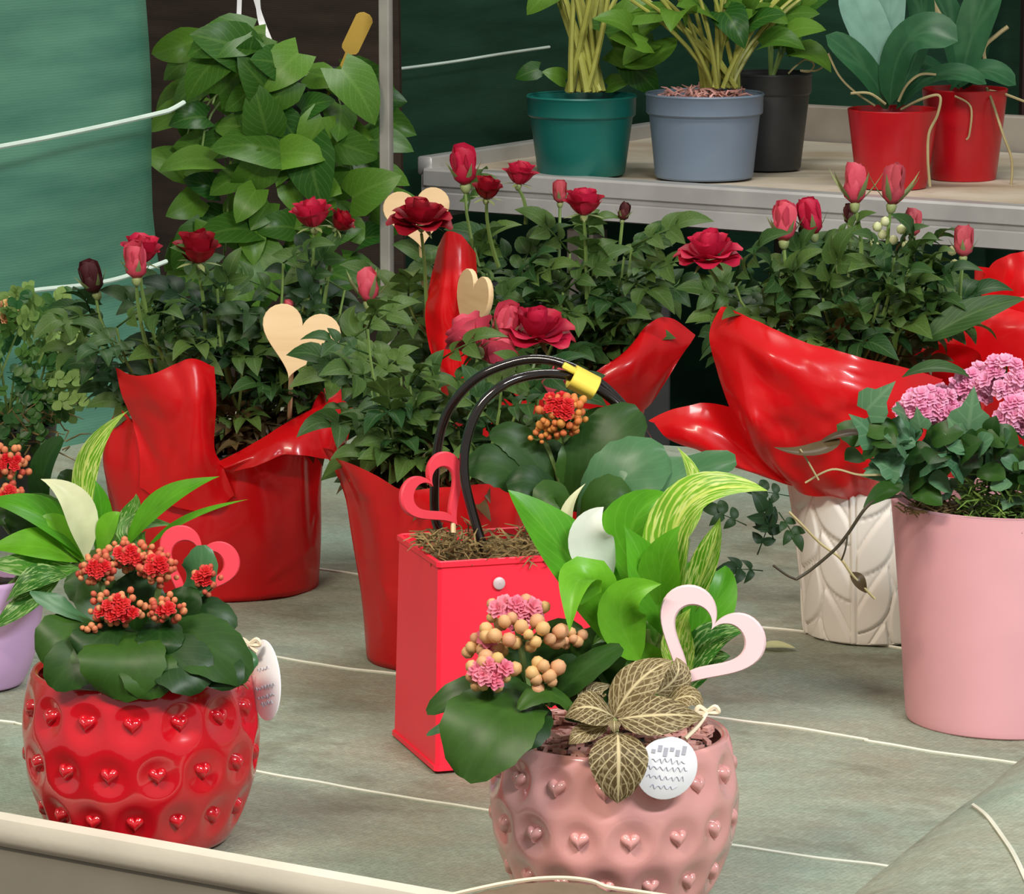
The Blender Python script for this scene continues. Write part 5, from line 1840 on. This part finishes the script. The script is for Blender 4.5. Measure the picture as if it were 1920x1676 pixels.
# ================================================================== lilac pot with peace lily
pD = on(-48, 1283, BZ)
pD.z = BZ + 0.001
YD = pD.y
rD = thing('flower_pot', 'lilac pot of cream and green peace lily standing behind the glossy red pot', 'potted plant', pD)
part('pot', pot_lathe(pD, lerp_prof([(0.030, 0.0), (0.033, 0.003), (0.040, 0.02), (0.0455, 0.05), (0.0475, 0.072)], 6), 0.004, 64), M['lilac'], rD, angle=0)
soil(rD, pD, 0.043, 0.062)
for tr, wd, mt, kw in (
    ([(235, 1030, -0.01), (305, 945, -0.02), (412, 893, -0.02)], 66, 'lily', dict(nrm=(-0.5, -0.6, 0.7))),
    ([(270, 1035, -0.01), (350, 975, -0.015), (466, 936, -0.02)], 26, 'lily', dict(nrm=(-0.4, -0.4, 0.8))),
    ([(160, 1050, -0.01), (142, 950, -0.02), (76, 898, -0.02)], 66, 'cream', dict(nrm=(0.3, -0.8, 0.5))),
    ([(172, 1000, 0.02), (160, 870, 0.02), (240, 770, 0.02)], 52, 'lily_v', dict(nrm=(0.5, -0.8, 0.2))),
    ([(160, 1050, 0.0), (75, 965, -0.01), (-40, 940, 0.0)], 76, 'lily', dict(nrm=(0.2, -0.6, 0.8))),
    ([(150, 1065, -0.01), (60, 1065, -0.03), (-40, 1055, -0.03)], 70, 'lily_d', dict(nrm=(0.1, -0.6, 0.8))),
    ([(150, 1055, 0.0), (70, 1025, -0.02), (-30, 1030, -0.02)], 80, 'lily', dict(nrm=(0.1, -0.6, 0.8))),
    ([(185, 1040, -0.01), (205, 985, -0.02), (225, 960, -0.02)], 46, 'lily', dict(nrm=(-0.2, -0.8, 0.5))),
    ([(180, 1040, 0.01), (190, 960, 0.0), (178, 900, 0.0)], 40, 'lily', dict(nrm=(0.3, -0.9, 0.2))),
    ([(195, 1040, 0.01), (245, 970, 0.01), (255, 925, 0.01)], 44, 'lily_d', dict(nrm=(-0.3, -0.8, 0.4))),
    ([(130, 1080, -0.03), (70, 1085, -0.05), (10, 1130, -0.05)], 60, 'lily_d', dict(nrm=(0, -0.6, 0.8))),
    ([(110, 1090, -0.03), (40, 1140, -0.05), (-20, 1185, -0.05)], 50, 'lily_d', dict(nrm=(0, -0.6, 0.8))),
    ([(160, 1060, 0.0), (110, 990, -0.01), (70, 975, -0.01)], 50, 'lily', dict(nrm=(0.1, -0.7, 0.7))),
    ([(140, 1040, 0.02), (60, 980, 0.02), (20, 1000, 0.02)], 120, 'kal', dict(nrm=(0, -0.9, 0.3), kind='ovate')),
    ([(100, 1000, 0.03), (80, 900, 0.03), (118, 822, 0.03)], 64, 'kal', dict(kind='paddle', nrm=(-0.6, -0.7, 0.3))),
    ([(90, 1010, 0.02), (20, 960, 0.03), (-30, 990, 0.02)], 90, 'kal', dict(kind='paddle')),
    ([(160, 1010, 0.04), (140, 930, 0.04), (110, 890, 0.04)], 60, 'kal', dict(kind='paddle')),
    ([(280, 1040, 0.0), (250, 990, 0.0), (330, 985, 0.0)], 60, 'lily_d', dict(nrm=(-0.2, -0.6, 0.8))),
):
    a = dict(LL); a.update(kw)
    hleaf(rD, YD, tr, wd, M[mt], **a)
for x, y in ((235, 1030), (270, 1035), (160, 1050), (172, 1000), (150, 1065), (185, 1040), (195, 1040), (110, 1090)):
    b, t = at(-30 + x * 0.1, 1130, YD), at(x, y, YD)
    stem(rD, [b, b.lerp(t, 0.6) + Z3 * 0.008, t], 0.002, 0.0013, M['stem'])
cluster(rD, YD + 0.02, 18, 868, 42, 32, 26, 6, 'fl_bud', 'fl_red', 15, 24, 170, (40, 1000))
cluster(rD, YD + 0.015, 18, 928, 38, 20, 20, 4, 'fl_bud', 'fl_red', 15, 24, 171, (40, 1000))
cluster(rD, YD + 0.03, -50, 890, 42, 32, 20, 6, 'fl_bud', 'fl_red', 15, 24, 172, (20, 1000))

# ================================================================== small leaved plant against the netting
pF = on(-10, 1000, BZ)
pF.z = BZ + 0.001
YF = pF.y
rF = thing('bushy_plant', 'pale small leaved plant with yellow flowers in front of the teal netting', 'potted plant', pF)
part('pot', pot_lathe(pF, [(0.036, 0.0), (0.038, 0.003), (0.046, 0.075), (0.049, 0.076), (0.05, 0.086)], 0.002, 40), M['black'], rF)
soil(rF, pF, 0.046, 0.074)
FERN = []
for q_, mt in enumerate(('fern', 'fern_d')):
    mb = MB()
    r = random.Random(q_)
    for k in range(7):
        a = r.uniform(-1.3, 1.3)
        b = Vector((0, 0.12 + 0.12 * k, 0))
        d = Vector((math.sin(a), math.cos(a), r.uniform(-0.3, 0.3)))
        leaf_mb([b, b + d * 0.2, b + d * 0.36], 0.3, 'round', (r.uniform(-0.4, 0.4), 0, 1), nu=4, nv=2, mb=mb)
    mb.tube([(0, 0, 0), (0, 0.5, 0.03), (0, 1, 0)], 0.012, 4)
    FERN.append(mb.mesh('leaf_spray', M[mt], 0))
r = random.Random(77)
for k in range(170):
    a, q = r.uniform(0, 6.28), math.sqrt(r.random())
    x, y = 10 + 115 * q * math.cos(a), 695 + 135 * q * math.sin(a)
    P = at(x, y, YF + r.uniform(-0.05, 0.04))
    d = Vector((math.cos(a) + r.uniform(-0.5, 0.5), r.uniform(-0.8, 0.2), -math.sin(a) * 0.6 + r.uniform(0, 0.5)))
    inst('leaf_spray', FERN[0 if (y < 660 or x > 70) and r.random() < 0.75 else 1], rF, P, basis(d, (0, -0.8, 0.5)), r.uniform(0.018, 0.034))
for k in range(12):
    b = at(-10 + r.uniform(-60, 60), 905, YF)
    t = at(10 + r.uniform(-100, 110), 640 + r.uniform(-60, 100), YF + r.uniform(-0.03, 0.03))
    stem(rF, [b, b.lerp(t, 0.5) + Z3 * 0.005, t], 0.0014, 0.0008, M['stem'])
for k in range(7):
    inst('flower', flomesh('fl_yel') if 'fl_yel' in M else flomesh('fl_bud_y'), rF, at(r.uniform(-20, 30), r.uniform(562, 610), YF - 0.02), (1.0, r.uniform(-0.3, 0.3), r.random() * 3), 0.0075)
mb = tuft(MB(), at(5, 850, YF - 0.03), (0.05, 0.03, 0.03), 160, 0.02, 0.0007, 5, 0.8)
o = part('dry_stalks', mb, M['moss'], rF)
o['kind'] = 'stuff'

# ================================================================== hanging pothos
YP = 3.80
cP = at(530, 140, YP)
rP = thing('hanging_pothos', 'hanging pothos with bright green heart leaves in front of the grey pole', 'hanging plant', cP)
pb = at(535, 330, YP)
part('pot', pot_lathe(pb, [(0.045, 0.0), (0.048, 0.003), (0.062, 0.085), (0.065, 0.086), (0.066, 0.1)], 0.002, 40), M['black'], rP)
soil(rP, pb, 0.06, 0.088)
for tr in ([(452, -120), (449, 0), (447, 55)], [(470, -120), (480, 0), (520, 108)], [(480, -120), (484, 10), (494, 60)]):
    P = [at(x, y, YP + (0.02 if k else 0.0)) for k, (x, y) in enumerate(tr)]
    mb = MB()
    rows = []
    for k, p in enumerate(spline(P, 5)):
        rows.append([p + Vector((sx * 0.0022, sy * 0.0008, 0)) for sx, sy in ((-1, -1), (1, -1), (1, 1), (-1, 1))])
    mb.grid(rows, True)
    mb.tube([P[2], P[2] + Vector((0.0, 0.02, -0.05)), Vector((P[2].x, pb.y, pb.z + 0.1))], 0.0012, 5)
    part('hanger_strap', mb, M['tag'], rP)
r = random.Random(99)
trail = []
for k in range(26):
    a = r.uniform(0, 6.28)
    ex, ey = 525 + r.uniform(-175, 165), r.uniform(130, 500)
    b = pb + Vector((0.05 * math.cos(a), 0.05 * math.sin(a), 0.095))
    t = at(ex, ey, YP - 0.075 + 0.03 * r.uniform(-1, 1))
    m_ = at(525 + (ex - 525) * 0.85, min(150, ey - 30), YP - 0.05)
    trail.append(stem(rP, [b, b.lerp(t, 0.5) * 0.4 + m_ * 0.6, t], 0.0015, 0.001, M['stem']))
POS = []
for k in range(1100):
    x = r.uniform(345, 708)
    y = r.uniform(62, 520)
    top = 60 if x < 500 else 95 + (x - 500) * 0.28
    if y < top or (x > 650 and y > 470):
        continue
    if any((x - a) ** 2 + (y - b) ** 2 < 33 ** 2 for a, b in POS):
        continue
    POS.append((x, y))
for x, y in POS:
    bulge = 1 - ((x - 525) / 190) ** 2
    P = at(x, y, YP - 0.02 - 0.07 * max(0, bulge) + r.uniform(-0.035, 0.03))
    d = Vector(((x - 525) / 200 + r.uniform(-0.9, 0.9), r.uniform(-0.6, 0.2), r.uniform(-1, 0.45)))
    nn = Vector((r.uniform(-0.55, 0.55), -0.9, r.uniform(-0.1, 0.8)))
    o = inst('leaf', r.choice(POTHOS), rP, P, basis(d, nn), r.uniform(0.03, 0.05))
for x, y, s_, d, nn in ((470, 65, .062, (-.9, -.2, -.25), (0, -.75, .6)), (560, 60 + 40, .05, (-.6, -.2, -.6), (0, -.9, .3)), (525, 285, .066, (-1, -.3, .12), (0, -.7, .7)), (520, 290, .05, (1, -.3, .0), (0, -.75, .6)), (580, 270, .062, (.2, -.2, -1), (-.3, -.9, .2)), (470, 100, .06, (-.8, -.3, .3), (0, -.9, .4)), (640, 130, .06, (.6, -.2, -.9), (.3, -.8, .5)), (505, 175, .05, (-.3, -.3, .4), (0, -.9, .3)), (660, 370, .055, (.4, -.2, .2), (0, -.95, .3)), (500, 250, .052, (-.2, -.3, .9), (0, -.9, .4)), (420, 100, .055, (-.7, -.2, -.8), (-.3, -.8, .5)), (400, 300, .052, (-.8, -.2, -.1), (-.2, -.5, .8)), (470, 430, .055, (-.7, -.2, -.1), (0, -.6, .8)), (480, 460, .055, (.3, -.2, -.8), (0, -.9, .4)), (440, 500, .05, (.3, -.2, -.7), (0, -.9, .4))):
    inst('leaf', POTHOS[0], rP, at(x, y, YP - 0.115), basis(d, nn), s_)
# ochre label stick
mb = MB()
lab0, lab1 = at(615, 178, YP - 0.05), at(676, 50, YP - 0.07)
d = (lab1 - lab0)
Ld = d.length
d.normalize()
sx = d.cross(Vector((0, 1, 0.0))).normalized()
nz_ = sx.cross(d)
wl_ = [(0, 0.0012), (0.55, 0.0022), (0.62, 0.0026), (0.66, 0.0075), (0.70, 0.0085), (1.12, 0.0085), (1.16, 0.0065), (1.19, 0.003)]
out = [(-wd_, t * Ld) for t, wd_ in wl_] + [(wd_, t * Ld) for t, wd_ in reversed(wl_)]
mb.prism(out, lab0, sx, d, nz_, 0.0012)
solo('plant_label', mb, M['ochre'], 'ochre plastic label stick poking out of the hanging pothos', 'plant label')

# ================================================================== pots on the shelf


def shelf_pot(name, label, cx, by, rb, rt, topy, mat, lip=True, group=None, soil_drop=0.012):
    p = on(cx, by, SZ)
    p.z = SZ + 0.0015
    s = scl(p)
    al = math.asin((CAMZ - p.z) / (p - CP).length)
    h = (by - topy) / s / math.cos(al)
    R0, R1 = rb / s, rt / s
    rt_ = thing(name, label, 'potted plant', p, group)
    if lip:
        hl = h - 0.024
        pr = [(R0 * 0.97, 0.0), (R0, 0.002), (R0 + (R1 * 0.93 - R0) * 0.5, hl * 0.5), (R1 * 0.935, hl - 0.001), (R1 * 0.96, hl), (R1 * 0.985, hl + 0.002), (R1 * 0.99, h - 0.003), (R1 * 1.01, h - 0.001), (R1, h)]
    else:
        pr = lerp_prof([(R0 * 0.96, 0.0), (R0, 0.002), (R0 + (R1 - R0) * 0.5, h * 0.5), (R1, h)], 4)
    part('pot', pot_lathe(p, pr, 0.0025, 64), M[mat], rt_, angle=35)
    soil(rt_, p, R1 * 0.92, h - soil_drop)
    return rt_, p, h


rT, pT, hT = shelf_pot('aroid_plant', 'stemmy green plant in a teal plastic pot', 1090, 328, 82, 103, 182, 'teal')
YT = pT.y
r = random.Random(5)
for k in range(15):
    b = at(1070 + r.uniform(-8, 60), 172, YT + r.uniform(-0.02, 0.02))
    t = at(1060 + (k - 4) * 11 + r.uniform(-14, 14), -60, YT + r.uniform(-0.05, 0.05))
    stem(rT, [b, b.lerp(t, 0.5) + Vector((r.uniform(-0.004, 0.004), 0, 0)), t], 0.0052 if k % 3 == 0 else 0.0036, 0.003, M['stem_y'], n=6)
for x, y, s_, d, nn in ((1040, -20, .045, (-.6, -.2, -.5), (-.2, -.8, .5)), (1150, 90, .06, (.8, .1, -.2), (0, -.9, .4)), (1010, 130, .03, (-.8, 0, -.3), (0, -.9, .4)), (1160, 40, .06, (.9, 0, .2), (0, -.8, .5)), (1180, 120, .05, (.6, .1, -.6), (0, -.9, .3)), (1060, 150, .03, (-.7, -.2, .3), (0, -.8, .5)), (1140, 160, .03, (.8, -.2, .2), (0, -.8, .5))):
    inst('leaf', POTHOS[0], rT, at(x, y, YT + 0.02), basis(d, nn), s_)
rG2, pG2, hG2 = shelf_pot('aroid_plant', 'stemmy green plant in a blue grey plastic pot at the shelf front', 1320, 334, 92, 111, 178, 'grey')
YQ = pG2.y
for k in range(24):
    b = at(1345 + r.uniform(-30, 40), 165, YQ + r.uniform(-0.02, 0.02))
    a = (k - 12) / 12
    t = at(1345 + a * 170 + r.uniform(-14, 14), -20 + abs(a) * 60 - 40, YQ + r.uniform(-0.06, 0.06))
    stem(rG2, [b, b.lerp(t, 0.5) + Vector((-a * 0.01, 0, 0.004)), t], 0.0030, 0.002, M['stem_y'], n=6)
for k in range(20):
    a = (k - 10) / 10
    P = at(1340 + a * 170 + r.uniform(-20, 20), 10 + abs(a) * 60 + r.uniform(-30, 40), YQ + r.uniform(-0.08, 0.06))
    o = inst('leaf', POTHOS[k % 3], rG2, P, basis((a + r.uniform(-.3, .3), -.3, r.uniform(-.4, .5)), (r.uniform(-.3, .3), -.6, .8)), r.uniform(0.04, 0.06))
hleaf(rG2, YQ, [(1270, 70, 0), (1215, 115, -0.01), (1170, 125, -0.01)], 60, M['pothos'], nrm=(0, -0.5, 0.85))
mb = tuft(MB(), pG2 + Vector((0, 0, hG2 - 0.006)), (0.05, 0.05, 0.008), 160, 0.016, 0.0012, 8)
o = part('bark_mulch', mb, M['chips'], rG2)
o['kind'] = 'stuff'
rB2, pB2, hB2 = shelf_pot('leafy_plant', 'leafy plant in a black plastic pot behind the blue grey pot', 1443, 318, 58, 78, 140, 'black')
for x, y, s_, d, nn in ((1450, 60, .06, (.5, -.2, .8), (-.3, -.8, .4)), (1480, 30, .06, (.4, -.2, .9), (.3, -.8, .4)), (1500, 20, .05, (.8, -.2, .5), (.1, -.7, .6)), (1440, 30, .06, (-.2, -.2, .9), (.1, -.9, .3)), (1470, 90, .04, (.4, -.2, .8), (.1, -.9, .3))):
    inst('leaf', POTHOS[1], rB2, at(x, y, pB2.y), basis(d, nn), s_)
    b = pB2 + Z3 * (hB2 - 0.012)
    t = at(x, y, pB2.y)
    stem(rB2, [b, b.lerp(t, 0.6), t], 0.002, 0.0014, M['stem'])
mb = MB()
rrp = [at(x, y, pB2.y - 0.05) for x, y in ((1478, 138), (1492, 124), (1510, 112), (1526, 120), (1518, 134), (1500, 132), (1530, 132), (1552, 118))]
part('aerial_root', MB().tube(spline(rrp, 5), 0.0012, 5), M['root'], rB2)

rO1, pO1, hO1 = shelf_pot('potted_orchid', 'broad leaved orchid in a red plastic pot at the shelf front', 1672, 350, 66, 85, 208, 'redplastic', False)
rO2, pO2, hO2 = shelf_pot('potted_orchid', 'orchid in a red plastic pot behind the other red pot', 1806, 334, 62, 80, 170, 'redplastic', False)
OL = dict(kind='strap', fold=0.18, nu=16, nv=6)
Y1 = pO1.y
for tr, wd, mt, kw in (
    ([(1665, 205, 0.0), (1622, 130, -0.03), (1548, 66, -0.04)], 66, 'orchid', dict(nrm=(0.35, -0.85, 0.4))),
    ([(1670, 190, 0.0), (1635, 75, -0.015), (1585, -30, -0.01)], 96, 'orchid_b', dict(nrm=(0.3, -0.9, 0.2))),
    ([(1668, 190, 0.01), (1665, 70, 0.01), (1680, -60, 0.01)], 64, 'orchid_b', dict(nrm=(0.2, -0.95, 0.1))),
    ([(1668, 198, -0.02), (1705, 75, -0.05), (1796, 78, -0.07)], 96, 'orchid', dict(nrm=(-0.3, -0.7, 0.6))),
    ([(1675, 195, 0.02), (1730, 40, 0.03), (1690, -60, 0.03)], 60, 'orchid', dict(nrm=(-0.4, -0.8, 0.3))),
    ([(1680, 205, -0.01), (1760, 140, -0.04), (1850, 158, -0.05)], 56, 'orchid', dict(nrm=(0, -0.6, 0.8))),
):
    a = dict(OL); a.update(kw)
    hleaf(rO1, Y1, tr, wd, M[mt], **a)
Y2 = pO2.y
for tr, wd, mt, kw in (
    ([(1800, 165, 0.0), (1825, 60, 0.0), (1868, -50, 0.0)], 86, 'orchid', dict(nrm=(-0.4, -0.8, 0.3))),
    ([(1800, 165, 0.0), (1785, 60, 0.01), (1735, -40, 0.01)], 76, 'orchid', dict(nrm=(0.4, -0.8, 0.3))),
    ([(1780, 172, -0.03), (1835, 132, -0.06), (1905, 160, -0.07)], 66, 'orchid', dict(nrm=(0, -0.6, 0.8))),
    ([(1800, 168, 0.0), (1740, 120, -0.02), (1700, 130, -0.02)], 50, 'orchid', dict(nrm=(0, -0.6, 0.8))),
    ([(1805, 168, 0.02), (1835, 70, 0.02), (1830, -40, 0.03)], 56, 'orchid', dict(nrm=(-0.1, -0.9, 0.3))),
):
    a = dict(OL); a.update(kw)
    hleaf(rO2, Y2, tr, wd, M[mt], **a)


def root_(par, pts, Y, rad=0.0016):
    part('aerial_root', MB().tube(spline([at(x, y, Y + d) for x, y, d in pts], 6), [rad] * (6 * (len(pts) - 1) + 1), 6), M['root'], par)


root_(rO1, [(1690, 205, -0.02), (1730, 185, -0.05), (1762, 180, -0.065), (1758, 215, -0.065), (1742, 250, -0.062), (1740, 300, -0.062), (1744, 350, -0.062)], Y1)
root_(rO1, [(1685, 190, -0.03), (1700, 160, -0.04), (1725, 140, -0.04), (1755, 140, -0.04)], Y1)
root_(rO1, [(1660, 195, -0.03), (1630, 175, -0.04), (1595, 175, -0.045)], Y1)
root_(rO1, [(1640, 198, -0.02), (1600, 170, -0.03), (1572, 140, -0.03), (1553, 100, -0.03)], Y1, 0.0013)
root_(rO2, [(1850, 165, -0.03), (1862, 195, -0.05), (1880, 250, -0.06), (1897, 300, -0.06), (1896, 350, -0.06)], Y2)
root_(rO2, [(1790, 180, -0.05), (1820, 200, -0.055), (1818, 250, -0.055), (1812, 262, -0.055)], Y2, 0.0012)
root_(rO2, [(1855, 170, -0.02), (1880, 175, -0.02), (1920, 190, -0.02)], Y2)
root_(rO2, [(1850, 130, 0.0), (1845, 90, 0.0), (1870, 65, 0.0), (1890, 50, 0.0)], Y2, 0.0025)
root_(rO2, [(1780, 60, -0.03), (1755, 20, -0.03), (1735, -20, -0.03)], Y2, 0.004)

# fallen petal on the bench
p = on(1458, 1221, BZ)
solo('fallen_leaf', leaf_mb([p + Vector((-0.012, 0, 0.003)), p + Vector((0, -0.002, 0.004)), p + Vector((0.012, -0.004, 0.003))], 0.012, 'ovate', (0, -0.2, 1)), M['cream'], 'cream fallen leaf lying on the cloth near the white leaf pot', 'leaf', angle=0)
